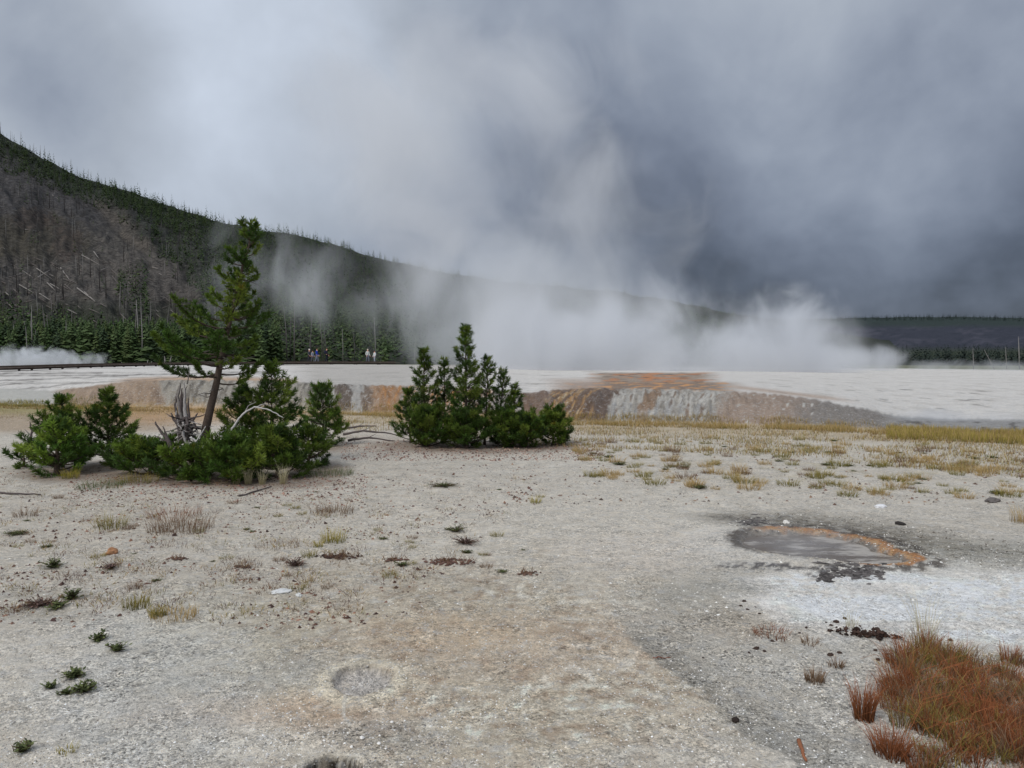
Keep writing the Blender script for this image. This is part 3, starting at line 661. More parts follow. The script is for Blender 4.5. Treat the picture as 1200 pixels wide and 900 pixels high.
def v_to_t(u, v):
    ts = np.linspace(0, 1, 200); Y, z = hill_z(np.full(200, float(u)), ts); vv = HV - F * (z - EYE) / Y
    return float(ts[np.argmin(np.abs(vv - v))])
def put_log(u0, v0, u1, v1, pale=True):
    a = Vector(hillpoint(u0, v_to_t(u0, v0))); b = Vector(hillpoint(u1, v_to_t(u1, v1)))
    if (a - b).length > 40: b = a + (b - a).normalized() * 18
    d = b - a; L = d.length; o = link('fallen_log', log_mesh if pale else log_mesh2, loc=a + Vector((0, 0, .35))); o.rotation_euler = d.to_track_quat('X', 'Z').to_euler(); o.scale = (L, 16, 16)
    tag(o, ('pale' if pale else 'grey-brown') + ' fallen trunk lying aslant on the scree slope', 'fallen log', ('pale' if pale else 'darker') + ' fallen trunks on the slope')
for a in ((0, 288, 8, 294), (29, 319, 40, 326), (45, 315, 63, 328), (73, 315, 84, 330), (98, 300, 118, 311), (152, 345, 168, 358), (173, 355, 186, 366), (8, 344, 14, 350), (48, 346, 62, 354), (92, 338, 110, 352), (100, 344, 112, 354), (24, 335, 40, 344), (60, 322, 66, 326), (65, 230, 72, 236), (32, 270, 48, 272), (112, 296, 120, 308)): put_log(*a)
for _ in range(90):
    u = random.uniform(0, 215); v = random.uniform(300, 375); L = random.uniform(6, 18); an = random.choice((1, 1, 1, -.6)) * random.uniform(.3, 1.0)
    put_log(u, v, u + L * math.cos(an), v + L * .8 * math.sin(an), random.random() < .10)
# burned sticks and downed timber too many to count
def sticks(name, label, n, fallen, seed):
    g2 = np.random.default_rng(seed); u = g2.uniform(-40, 420, n); t = g2.uniform(.08, .98, n); Y, z = hill_z(u, t); x = (u - 600) / F * Y; h = g2.uniform(3, 9, n); k = fbm(u / 30, t * 6, 3) + g2.uniform(-.3, .3, n) > -.02
    x, Y, z, h = x[k], Y[k], z[k], h[k]; n = len(x); P = np.stack([x, Y, z + (.3 if fallen else -.2)], -1)
    if fallen:
        a = g2.normal(-.5, .5, n); u2 = u[k] + np.cos(a) * h * 1.1; v_ = 0; dz = -np.abs(np.sin(a)) * h * .62; Q = P + np.stack([np.cos(a) * h, -np.abs(np.sin(a)) * h * .6, dz * .8], -1)
    else: Q = P + np.stack([g2.normal(0, .25, n), g2.normal(0, .2, n), h], -1)
    w_ = g2.uniform(.06, .13, n)[:, None]; A1 = np.array([1, .3, 0.]) if not fallen else np.array([.2, .3, 1.]); A2 = np.array([-.5, .8, 0]) if not fallen else np.array([.2, -.9, -.3])
    V = np.stack([P + A1 * w_, P + A2 * w_, P - (A1 + A2) * w_ * .7, Q], 1).reshape(-1, 3); o_ = np.arange(n)[:, None] * 4
    Fc_ = np.concatenate([o_ + np.array([[0, 1, 3]]), o_ + np.array([[1, 2, 3]]), o_ + np.array([[2, 0, 3]])])
    c = np.array([lin(c_) / .6 for c_ in ((52, 48, 46), (44, 42, 40), (88, 84, 80), (64, 60, 58))])[g2.integers(0, 4, n)]
    o = link(name, mesh_np(name, V, Fc_, M_WOOD, False, np.repeat(c, 4, 0))); tag(o, label, 'dead timber', kind='stuff')
sticks('burned_timber', 'thin burned sticks standing all over the grey slope', 1700, False, 31)
sticks('fallen_timber', 'downed grey timber strewn over the scree slope', 2600, True, 32)
# trunks at the right edge of the flat
for (u, vt, vb, Y, lean, lab) in ((1141, 406, 434, 130, 0, 'tall pale bare trunk standing alone on the right of the flat'), (1149, 408, 434, 131, .45, 'thin grey trunk leaning steeply to the left beside the tall bare trunk'), (1083, 421, 433, 125, .1, 'short pale broken trunk on the far edge of the white flat'),
                                  (1195, 393, 436, 140, 0, 'tallest pale bare trunk at the right edge of the photo'), (1180, 405, 436, 140, .02, 'grey bare trunk half lost in mist near the right edge'), (1050, 412, 432, 150, 0, 'faint grey bare trunk behind the mist beside the right of the steam')):
    h = (vb - vt) / F * Y; x, z = (u - 600) / F * Y, EYE - (vb - HV) / F * Y
    o = link('dead_tree', snags[2], loc=(x if lean < .3 else x + 2.6, Y, z - .2), rot=(0, -lean, 0), scale=(h * 1.6, h * 1.6, h * (1.12 if lean > .3 else 1))); tag(o, lab, 'dead tree')
for k, (u, h) in enumerate(((174, .9), (179, .7), (186, 1.2), (192, 1.5), (198, 1.5), (227, 1.0), (143, .6))):
    Y = 118; x = (u - 600) / F * Y; o = link('tree_stump', snags[2], loc=(x, Y, gz(x, Y) - .05), rot=(0, 0, k), scale=(h * 9, h * 9, h)); tag(o, 'short white stub of a dead trunk at the far edge of the flat', 'tree stump', 'white trunk stubs left of the leaning pine')
# ------------------------------------------------------------------ near pines
def G1(px, py): p = gp(px, py); return p.x, p.y
def needle_mesh(name, P, D, S, C, K=16, L=.055, Wd=.0055, seed=0, mat=None):
    """needles standing around twig ends: P points, D twig directions, S size factors, C colours"""
    g_ = np.random.default_rng(seed); n = len(P); P = np.asarray(P); D = np.asarray(D); S = np.asarray(S); C = np.asarray(C)
    P = np.repeat(P, K, 0); D = np.repeat(D, K, 0); S = np.repeat(S, K); C = np.repeat(C, K, 0); m = n * K
    r = g_.normal(size=(m, 3)); r -= (r * D).sum(1)[:, None] * D; r /= np.linalg.norm(r, axis=1)[:, None] + 1e-9
    th = g_.uniform(.35, 1.15, m)[:, None]; dr = D * np.cos(th) + r * np.sin(th)
    base = P + D * (g_.uniform(-.5, .5, m) * L * .8 * S)[:, None]
    ln = (L * S * g_.uniform(.7, 1.15, m))[:, None]; tip = base + dr * ln
    sd_ = np.cross(dr, g_.normal(size=(m, 3))); sd_ /= np.linalg.norm(sd_, axis=1)[:, None] + 1e-9; sd_ *= (Wd * S)[:, None]
    v = np.stack([base - sd_ * .6, base + sd_ * .6, tip], 1).reshape(-1, 3)
    v[1::3] = (base + dr * ln * .35 + sd_)
    C = C * g_.uniform(.75, 1.3, m)[:, None]; f = np.arange(m * 3).reshape(-1, 3)
    return mesh_np(name, v, f, mat or M_NEEDLE, False, np.repeat(C, 3, 0))
def rot_about(v, k, a):
    return v * math.cos(a) + np.cross(k, v) * math.sin(a) + k * np.dot(k, v) * (1 - math.cos(a))
UP = np.array([0, 0, 1.0])
NG = [np.array(lin(c)) * 1.35 for c in ((66, 86, 36), (56, 80, 36), (78, 98, 42), (50, 70, 36), (92, 108, 50))]
def branch_geo(mb, P, D, S, C, start, az, L, p0, p1, g_, dens, col_bark, tint, tsize, bare=.25, twigL=.42):
    n = 6; pts = [np.array(start, float)]; p = p0
    wob = g_.uniform(-.25, .25)
    for k in range(n):
        p = p0 + (p1 - p0) * (k / (n - 1)) ** 1.3; a = az + wob * k / n * 2 + g_.uniform(-.12, .12)
        pts.append(pts[-1] + np.array([math.cos(a) * math.cos(p), math.sin(a) * math.cos(p), math.sin(p)]) * L / n)
    pts = np.array(pts); r0 = .006 + .014 * L
    mb.tube(pts, np.linspace(r0, .003, n + 1), 4, col_bark)
    ts = np.linspace(0, 1, n + 1)
    def at(s): return np.array([np.interp(s, ts, pts[:, i]) for i in range(3)])
    def tan(s):
        d = at(min(1, s + .05)) - at(max(0, s - .05)); return d / (np.linalg.norm(d) + 1e-9)
    base_c = NG[g_.integers(0, len(NG))] * tint
    def tuft(p, d, sz):
        P.append(p); D.append(d); S.append(sz * tsize); C.append(base_c * g_.uniform(.7, 1.25) * (np.array([1.25, .85, .55]) if g_.random() < .012 else 1))
    s = max(bare, .5); step = .05 / max(L, .1) / dens
    while s < 1.02: tuft(at(min(s, 1)), tan(min(s, 1)), 1.0 + .35 * s); s += step
    nt = int(max(2, L / .085 * dens)); side = 1
    for k in range(nt):
        s = bare + (1 - bare) * (k + g_.random()) / nt; s = min(s, .98); o = at(s); t = tan(s); side = -side
        ax = np.cross(t, UP); ax /= np.linalg.norm(ax) + 1e-9; nrm = np.cross(ax, t)
        d = rot_about(t, nrm, side * g_.uniform(.5, 1.1)) + nrm * g_.uniform(-.1, .65); d /= np.linalg.norm(d)
        l = (twigL * L * (1 - s) + .06) * g_.uniform(.6, 1.2); e = o + d * l + UP * l * .18
        mb.tube([o, (o + e) / 2 - UP * l * .03, e], [.005, .004, .002], 3, col_bark, cap=False)
        m = max(2, int(l / .05 * dens))
        for j in range(m):
            q = .3 + .75 * (j + .5) / m; tuft(o + (e - o) * q, d, g_.uniform(.85, 1.15))
        if l > .16:
            for sg in (-1, 1):
                d2 = rot_about(d, nrm, sg * .8); l2 = l * .4; o2 = o + (e - o) * g_.uniform(.4, .7)
                for j in range(max(1, int(l2 / .05))): tuft(o2 + d2 * l2 * (j + 1) / max(1, int(l2 / .05)), d2, 1)
BARK = np.array(lin((92, 80, 72)))
def pine(name, label, group, x, y, path, Rprof, nb, seed, h0=.05, dens=1.0, tint=1.0, tr=.03, pl=(-.1, .5), pu=(.7, 1.1), K=15, L=.055, W=.0055, separate=False, twigL=.42, cat='tree', az_list=None, sq=1.0):
    """path: list of (dx, dy, z) of the trunk; Rprof: (h, radius) table"""
    tint = tint * np.array([1.34, 1.27, .88]); g_ = np.random.default_rng(seed); z0 = gz(x, y) - .03; root = bpy.data.objects.new(name, None); COL.objects.link(root); root.location = (x, y, z0); tag(root, label, cat, group)
    path = np.array(path, float); H = path[-1, 2]; hs = path[:, 2] / H
    def tp(h): return np.array([np.interp(h, hs, path[:, 0]), np.interp(h, hs, path[:, 1]), h * H])
    m = MB(); hh = np.linspace(0, 1, 12); m.tube(np.array([tp(h) for h in hh]) + np.array([[g_.uniform(-.008, .008), g_.uniform(-.008, .008), 0] for _ in hh]), tr * (1 - hh * .9) * np.where(hh < .06, 1.3, 1), 9, BARK)
    m.build('trunk', M_BARK, root)
    bm_ = MB(); P, D, S, C = [], [], [], []
    for k in range(nb):
        h = h0 + (1 - h0) * ((k + g_.random() * .6) / nb) ** .92; lv = .15 / H; h = h if g_.random() < .2 else h0 + round((h - h0) / lv) * lv + g_.normal(0, .12) * lv; h = min(max(h, h0), .985)
        az = k * 2.399 + g_.uniform(-.4, .4); Rr = np.interp(h, [r[0] for r in Rprof], [r[1] for r in Rprof]) * (g_.uniform(.45, 1.22) if not separate else g_.choice([.35, .55, .8, 1.0, 1.25]))
        if separate and h < .6: Rr = min(Rr * (1.0 - .35 * math.cos(az)), 1.18)
        if sq != 1: Rr *= math.sqrt(math.cos(az) ** 2 + (sq * math.sin(az)) ** 2)
        p0 = pl[0] + (pu[0] - pl[0]) * h + g_.uniform(-.15, .15); p1 = pl[1] + (pu[1] - pl[1]) * h + g_.uniform(-.15, .15)
        if separate: bm_ = MB(); P, D, S, C = [], [], [], []
        branch_geo(bm_, P, D, S, C, tp(h), az, max(Rr, .1), p0, p1, g_, dens, BARK * .8, tint, 1.0, bare=.3 if Rr > .6 else .15, twigL=twigL)
        if separate and P:
            b = bm_.build('branch', M_BARK, root); link('needles', needle_mesh('needles', P, D, S, C, K, L, W, seed * 100 + k), b)
    # leader
    P2 = [tp(h) for h in np.linspace(.93, 1.0, 5)]; 
    if separate: P, D, S, C = [], [], [], []
    for p in P2: P.append(p); D.append(UP); S.append(1.0); C.append(NG[1] * tint)
    if separate: link('leader', needle_mesh('leader', P, D, S, C, K, L, W, seed), root)
    else:
        bm_.build('branches', M_BARK, root); root.children[-1].name = 'limbs'; link('crown', needle_mesh('crown', P, D, S, C, K, L, W, seed), root)
    return root
# leaning pine
bx, by = G1(236, 552); k_ = by / F
def rel(u, v, d=0): return ((u - 236) * k_, d, (552 - v) * k_)
lp = [rel(236, 552), rel(242, 500), rel(257, 435), rel(266, 392, .05), rel(277, 345, .05), rel(290, 300), rel(296, 280), rel(297, 259)]
pine('leaning_pine', 'tall pine with a bare trunk leaning right and sparse ragged crown, behind a grey stump', None, bx, by, lp,
     [(.38, .8), (.44, 1.15), (.52, 1.1), (.6, .85), (.66, .60), (.72, .46), (.8, .32), (.9, .28), (1, .18)], 72, 12, h0=.36, dens=.74, tint=.85, tr=.082, pl=(-.3, .7), pu=(.2, 1.1), K=26, L=.07, W=.0085, separate=True, twigL=.34)
def small_pine(label, u, v, H, Rr, seed, nb=46, tint=1.0, dens=.88, lean=(0, 0), prof=None, name='young_pine', group=None, tr=.03, h0=.04, K=16, pl=(-.05, .7), **kw):
    x, y = G1(u, v); path = [(0, 0, 0), (lean[0] * .5, lean[1] * .5, H * .5), (lean[0], lean[1], H)]
    pr = prof or [(0, Rr * .85), (.2, Rr), (.5, Rr * .72), (.8, Rr * .38), (1, .1)]
    return pine(name, label, group, x, y, path, pr, nb, seed, h0=h0, dens=dens, tint=tint, tr=tr, K=K, pl=pl, L=.078, W=.0085, **kw)
small_pine('small bright green pine bush with a dark forked foot, frontmost of the left trio', 66, 556, .86, .62, 21, 52, 1.35, lean=(.05, 0), tr=.05)
small_pine('dark green young pine behind the bright bush at the far left', 74, 548, 1.22, .62, 22, 52, .9)
small_pine('cone shaped dark young pine, right one of the left trio', 127, 545, 1.28, .52, 23, 54, .85, prof=[(0, .35), (.2, .62), (.45, .52), (.8, .26), (1, .1)])
small_pine('low pine sprout reaching out left of the bright bush', 28, 548, .34, .36, 24, 14, 1.1, name='pine_sprout')
g_t = np.random.default_rng(77); root_ = bpy.data.objects['leaning_pine']; hs_ = np.array(lp)
for k in range(26):
    zz = g_t.uniform(1.25, 3.3); cx_ = np.interp(zz, hs_[:, 2], hs_[:, 0]); az_ = k * 2.4 + g_t.uniform(-.4, .4); L_t = g_t.uniform(.25, .85) * (1.3 - zz / 4); m = MB(); pp = [np.array([cx_, 0, zz])]
    for j in range(4): pp.append(pp[-1] + np.array([math.cos(az_), math.sin(az_), g_t.uniform(-.35, .3)]) * L_t / 4); az_ += g_t.uniform(-.3, .3)
    m.tube(pp, np.linspace(.011, .003, 5), 4, np.array(lin((120, 112, 106))))
    for j in (2, 3): q_ = pp[j]; m.tube([q_, q_ + np.array([math.cos(az_ + 1), math.sin(az_ + 1), g_t.uniform(-.3, .4)]) * L_t * .25], [.005, .002], 3, np.array(lin((120, 112, 106))), cap=False)
    m.build('bare_twig', M_WOOD, root_)
bushes = [('low sprawling pine mat left of the grey stump', 176, 556, .48, .72, 31, 40, 1.0), ('low sprawling pine mat at the foot of the stump', 225, 562, .42, .70, 32, 40, .95),
          ('broad low pine bush at the front under the arching bare branch', 272, 565, .62, .72, 33, 48, .95), ('low pine bush between the arching branch and the right bush', 325, 560, .70, .75, 34, 48, .85),
          ('dark low pine bush at the right end of the left thicket', 362, 548, .62, .52, 35, 36, .75), ('pine mat spreading behind the little bush trio', 150, 548, .35, .50, 36, 24, .9)]
for a in bushes: small_pine(a[0], a[1], a[2], a[3], a[4], a[5], a[6], a[7], name='pine_bush', prof=[(0, a[4]), (.4, a[4] * .85), (.8, a[4] * .5), (1, .12)], pl=(.05, .75))
small_pine('tall young pine with a pointed top right of the leaning trunk', 318, 546, 1.8, .66, 41, 54, 1.0, dens=.78, lean=(.02, 0), prof=[(0, .7), (.3, .72), (.55, .55), (.75, .42), (.9, .22), (1, .1)])
small_pine('young pine with upright shoots close beside the leaning trunk', 284, 545, 1.35, .48, 42, 46, 1.0, prof=[(0, .5), (.4, .5), (.7, .36), (.9, .2), (1, .1)])
small_pine('round young pine standing behind the right end of the left thicket', 379, 522, 1.30, .58, 43, 52, 1.05, prof=[(0, .5), (.3, .62), (.6, .5), (.85, .3), (1, .12)])
Cg = None
small_pine('tallest pointed pine of the middle clump', 546, 523, 2.62, .62, 51, 78, .85, prof=[(0, .5), (.3, .62), (.5, .42), (.7, .32), (.88, .2), (1, .06)], tr=.045, dens=.9)
small_pine('second tallest pine of the middle clump, left of the tallest', 497, 522, 2.12, .55, 52, 56, .72, prof=[(0, .5), (.3, .5), (.55, .36), (.8, .22), (1, .06)], tr=.04, dens=.9)
small_pine('narrow pine between the two tallest of the middle clump', 521, 520, 1.85, .40, 53, 46, .85, dens=.9, tr=.035)
small_pine('thin sparse dark pine right of the tallest in the middle clump', 568, 521, 1.95, .34, 54, 42, .8, dens=.75, prof=[(0, .4), (.3, .3), (.6, .3), (.9, .16), (1, .07)], lean=(.08, 0))
small_pine('lowest sparse pine at the right edge of the middle clump', 584, 520, 1.6, .34, 55, 36, .8, dens=.75, prof=[(0, .3), (.3, .3), (.6, .34), (.9, .18), (1, .07)], lean=(.12, 0))
small_pine('short pine with spreading shoots at the left edge of the middle clump', 481, 519, 1.2, .55, 56, 40, .8, dens=.85, lean=(-.05, 0))
for a in (('dark low bush at the front left foot of the middle clump', 500, 524, .75, .66, 57, 54, .8), ('dark low bush at the front right foot of the middle clump', 548, 525, .72, .70, 58, 54, .75),
          ('dark low bush joining the middle clump to the right bushes', 592, 524, .72, .6, 59, 48, .75), ('broad dark bush at the right end of the middle bushes', 648, 521, .70, .55, 60, 56, .85), ('dark bush in the middle of the right bushes', 618, 524, .66, .6, 61, 50, .8)):
    small_pine(a[0], a[1], a[2], a[3], a[4], a[5], a[6], a[7], name='pine_bush', prof=[(0, a[4] * .9), (.4, a[4] * .9), (.8, a[4] * .6), (1, .2)], pl=(.05, .8))
small_pine('small pointed pine rising from the right bushes', 603, 521, 1.28, .34, 62, 40, .75, prof=[(0, .4), (.4, .34), (.7, .24), (1, .07)])

# ------------------------------------------------------------------ dead wood in the thicket
GREY = [np.array(lin(c)) / .75 for c in ((150, 145, 142), (118, 112, 108), (84, 76, 74), (176, 172, 168))]
def px_path(pts, Y0):
    return [tuple(at_depth(p[0], Y0 + (p[2] if len(p) > 2 else 0), elev(p[1], Y0 + (p[2] if len(p) > 2 else 0)))) for p in pts]
def smooth_path(P, n=4):
    P = np.array(P, float); t = np.arange(len(P)); q = np.linspace(0, len(P) - 1, (len(P) - 1) * n + 1)
    return np.stack([np.interp(q, t, P[:, i]) for i in range(3)], -1) + rng.normal(0, .004, (len(q), 3))
def deadwood(name, label, paths, Y0, cat='dead wood', child='branch'):
    base = min((p for pp, r, c in paths for p in px_path(pp, Y0)), key=lambda p: p[2]); root = bpy.data.objects.new(name, None); COL.objects.link(root); root.location = base; tag(root, label, cat)
    b = np.array(base)
    for pp, (r0, r1), c in paths:
        P = smooth_path(px_path(pp, Y0)) - b; m = MB(); m.tube(P, np.linspace(r0, r1, len(P)) * rng.uniform(.85, 1.15, len(P)), 6, GREY[c]); m.build(child, M_WOOD, root)
    return root
Y0 = 12.6
stump = [([(214, 520), (213, 500), (210, 480), (208, 464), (211, 449)], (.05, .012), 1), ([(217, 520), (218, 495), (216, 475), (217, 460), (215, 448)], (.045, .008), 0), ([(211, 515), (207, 490), (205, 474), (207, 461)], (.04, .008), 2), ([(213, 500), (211, 485), (212, 465), (213, 455)], (.04, .008), 2), ([(215, 500, .1), (214, 480, .1), (215, 462, .1), (219, 452, .1)], (.04, .006), 1), ([(209, 500), (206, 485), (206, 470)], (.03, .006), 0), ([(218, 505), (221, 490), (220, 472), (221, 466)], (.03, .005), 2),
         ([(219, 450), (221, 440), (222, 434)], (.012, .005), 1), ([(213, 505), (226, 512), (233, 520), (236, 530)], (.045, .012), 2), ([(212, 500), (203, 492), (200, 484)], (.035, .01), 2), ([(215, 498), (226, 492), (231, 484)], (.03, .01), 2),
         ([(210, 505), (200, 512), (196, 522)], (.035, .01), 1), ([(214, 490), (219, 500, -.25), (213, 514, -.3), (206, 524, -.3)], (.022, .008), 2)]
r_ = random.Random(5)
for k in range(48):
    a = r_.uniform(-.3, 3.6); L = r_.uniform(12, 30); ux, vx = 215 + r_.uniform(-6, 10), 500 + r_.uniform(-12, 14); bend = r_.uniform(-8, 8)
    stump.append(([(ux, vx, r_.uniform(-.2, .2)), (ux + math.cos(a) * L * .5 + bend, vx + math.sin(a) * L * .45, r_.uniform(-.45, .2)), (ux + math.cos(a) * L, vx + math.sin(a) * L * .8, r_.uniform(-.5, .2))], (r_.uniform(.008, .024), .003), r_.choice((0, 1, 2, 2, 2))))
deadwood('dead_stump', 'gnarled grey splintered stump with tangled roots left of the leaning trunk', stump, Y0, 'tree stump', 'root')
deadwood('dead_branch', 'pale arching bare branch curving over the low pine bushes', [([(270, 506), (274, 499), (280, 490), (287, 483), (298, 477), (312, 479), (322, 484), (332, 490)], (.022, .006), 3), ([(300, 477), (310, 473), (318, 476)], (.010, .004), 0), ([(287, 483), (290, 476), (300, 471)], (.008, .003), 0)], 11.9)
deadwood('dead_branch', 'dark forked dead branch standing in the pine mat left of the stump', [([(203, 545), (200, 528), (196, 515), (188, 507), (181, 494)], (.05, .010), 2), ([(199, 525), (195, 511), (190, 500)], (.022, .008), 2), ([(201, 530), (208, 518), (216, 510)], (.02, .007), 1), ([(197, 518), (187, 514), (180, 510)], (.015, .005), 2)], 11.9)
deadwood('dead_branch', 'whitish crooked dead branches lying in the bush right of the dark forked branch', [([(214, 495), (214, 510), (217, 519), (226, 523), (230, 528)], (.022, .012), 0), ([(226, 523), (233, 512), (240, 500)], (.018, .006), 3), ([(222, 512), (229, 518), (233, 530)], (.02, .008), 3), ([(217, 519), (223, 530), (221, 540)], (.015, .005), 0), ([(232, 530), (240, 520), (250, 510), (262, 505)], (.015, .005), 0)], 11.8)
deadwood('dead_branch', 'small dark dead twig cluster at the left behind the young pines', [([(34, 520), (36, 505), (34, 494)], (.03, .008), 2), ([(36, 512), (28, 503)], (.02, .006), 1), ([(36, 508), (44, 500)], (.015, .006), 2)], 15.5)
for k, (a, lab) in enumerate((([(402, 509), (425, 505), (450, 507), (470, 511)], 'long grey fallen branch lying between the thicket and the middle clump'), ([(408, 516), (432, 513), (462, 517)], 'second grey fallen branch lying just in front of the first'), ([(398, 503), (418, 500), (440, 499)], 'thin dark fallen branch farthest back beside the round pine'))):
    deadwood('fallen_branch', lab, [(a, (.035, .012), 2), ([(a[1][0], a[1][1]), (a[1][0] + 9, a[1][1] - 5)], (.012, .004), 1)], EYE * F / (a[0][1] - HV + 4))
def ground_stick(label, pts, r, c, name='stick'):
    P = []
    for (u, v) in pts: x, y = G1(u, v); P.append((x, y, gz(x, y) + r * .8))
    P = smooth_path(P, 3); b = P[0].copy(); m = MB(); m.tube(P - b, np.linspace(r, r * .55, len(P)), 7, c); o = m.build(name, M_WOOD, loc=b); tag(o, label, 'stick')
ground_stick('thin dark stick lying on pale ground in front of the left thicket', [(280, 583), (300, 578), (318, 572)], .014, GREY[2])
ground_stick('short reddish-brown stick lying upright in the photo left of the brown grass', [(936, 868), (940, 878), (944, 890)], .011, np.array(lin((140, 92, 66))) / .75)
ground_stick('thin grey stick at the far left edge of the pale plain', [(0, 580), (22, 581), (48, 581)], .016, GREY[2])
ground_stick('tiny reddish twig on the dark gravel edge', [(764, 770), (774, 769), (786, 768)], .004, np.array(lin((120, 76, 60))) / .75)

# ------------------------------------------------------------------ rocks and clods
def rock(name, label, u, v, r, c, seed, sq=(1, 1, .6), group=None, cat='rock', n=2):
    x, y = G1(u, v); m = MB(); rock_mb(m, (0, 0, r * sq[2] * .45), r, np.array(lin(c)) / .75, seed, sq, n); o = m.build(name, M_ROCK, loc=(x, y, gz(x, y)), smooth=False); tag(o, label, cat, group)
rock('rock', 'rounded orange-brown stone on the pale plain at the left', 131, 650, .055, (160, 118, 86), 1, (1, .8, .75))
rock('rock', 'flat whitish stone slab beside a small grey plant', 330, 693, .065, (190, 190, 188), 2, (1.3, .9, .3))
rock('rock', 'small white stone beside the grey weeds', 350, 697, .03, (188, 188, 184), 3, (1, .8, .5))
rock('rock', 'white stone on the pale ground beyond the spring', 1032, 595, .07, (205, 204, 204), 4, (1.4, .8, .4))
rock('rock', 'flat dark stone among straw tufts at the right', 1163, 588, .11, (96, 90, 86), 5, (1.4, .7, .3))
rock('rock', 'white stone on the back rim of the spring', 921, 614, .045, (205, 200, 192), 6, (1.3, .8, .6))
rock('rock', 'small black stone on the dark band right of the spring', 1055, 616, .045, (50, 46, 44), 7, (1.2, .8, .6))
rock('rock', 'pale stone at the front edge of the small crater', 407, 813, .018, (190, 184, 176), 8, (1.3, .9, .8))
for k, (u, v, r) in enumerate(((424, 863, .014), (412, 872, .009), (444, 870, .010), (380, 866, .007), (459, 845, .009), (404, 868, .007), (452, 876, .006), (445, 861, .006))):
    rock('white_pebble', 'white pebble in the grey gravel beside the dark hole', u, v, r, (214, 210, 204), 40 + k, (1.1, .9, .7), 'white pebbles beside the dark hole', 'pebble', 1)
rock('dark_clod', 'lone black clod on the edge of the tan crust at the bottom', 862, 842, .020, (46, 38, 34), 20, (1.3, .9, .6), cat='clod')
clods = [(980, 728, .028), (974, 732, .018), (990, 724, .02), (968, 728, .014), (1028, 736, .03), (1020, 742, .03), (1035, 744, .022), (1026, 759, .02), (1114, 746, .022), (1045, 742, .016), (886, 757, .028), (896, 760, .018), (878, 762, .014), (905, 748, .02), (973, 765, .026), (984, 762, .02), (868, 710, .018), (876, 714, .016), (890, 719, .014), (824, 768, .012), (945, 735, .016), (937, 741, .012), (1029, 770, .02), (872, 705, .022), (885, 712, .014)]
for k, (u, v, r) in enumerate(clods):
    rock('dark_clod', 'small dark clod scattered on the gravel between the white sheet and brown grass', u, v, r * .72, (58, 46, 40), 60 + k, (1.2, .9, .6), 'dark clods on the right-hand gravel', 'clod', 1)
# crumbled dark dung-like heap
x, y = G1(1012, 742); m = MB()
for k in range(150):
    a = max(0, min(1, r_.gauss(.5, .28))); w_ = .07 * (1 - abs(a - .5)); X_, Yy = (a - .5) * .42, (.5 - a) * .12 + r_.gauss(0, w_ * .6)
    rock_mb(m, (X_, Yy, .004 + max(0, r_.gauss(.014, .012)) * (1 - abs(a - .5))), r_.choice((.006, .010, .014, .020)), np.array(lin((56, 42, 36))) / .75 * r_.uniform(.4, 1.7), 300 + k, (r_.uniform(.8, 1.7), r_.uniform(.6, 1.1), .7), 0)
tag(m.build('soil_heap', M_ROCK, loc=(x, y, gz(x, y)), smooth=False), 'crumbled heap of almost black clods above the brown grass patch', 'soil heap')
def dark_mat(label, u, v, rx, ry, c, seed, n=70):
    x, y = G1(u, v); m = MB(); g_ = random.Random(seed)
    for k in range(n):
        a = g_.uniform(0, 6.28); q = g_.random() * (1.0 if g_.random() < .8 else 1.1); X, Y_ = math.cos(a) * rx * q, math.sin(a) * ry * q
        rock_mb(m, (X, Y_, gz(x + X, y + Y_) - gz(x, y) + .006), g_.uniform(.006, .024), np.array(lin(c)) / .75 * g_.uniform(.6, 1.4), seed * 100 + k, (1.2, 1, .55), 0)
        if g_.random() < .5: m.tube([(X, Y_, .01), (X + g_.uniform(-.04, .04), Y_ + g_.uniform(-.04, .04), g_.uniform(.03, .07))], [.003, .001], 3, np.array(lin((110, 86, 66))) / .75, cap=False)
    tag(m.build('dead_plant_mat', M_ROCK, loc=(x, y, gz(x, y)), smooth=False), label, 'plant mat', kind='stuff' if n < 40 else None)
dark_mat('nearly black mat of dead plants below the yellow tuft left of centre', 397, 652, .20, .10, (60, 44, 40), 11, 90)
dark_mat('wide reddish-brown dead plant mat in the middle of the plain', 526, 658, .24, .12, (92, 70, 62), 12, 110)
dark_mat('small brown dead plant mat right of the wide one', 617, 672, .12, .06, (96, 76, 66), 13, 36)
dark_mat('brown-black dead mat near the left edge', 52, 708, .14, .06, (84, 64, 56), 14, 36)
dark_mat('small dark plant mat behind the orange stone', 285, 664, .10, .05, (86, 70, 60), 15, 30)
dark_mat('dark crumbs mat left of the wide brown one', 460, 656, .13, .06, (92, 70, 60), 16, 34)
dark_mat('small flat dark plant mat left of the black mat', 208, 656, .11, .04, (96, 76, 66), 17, 28)

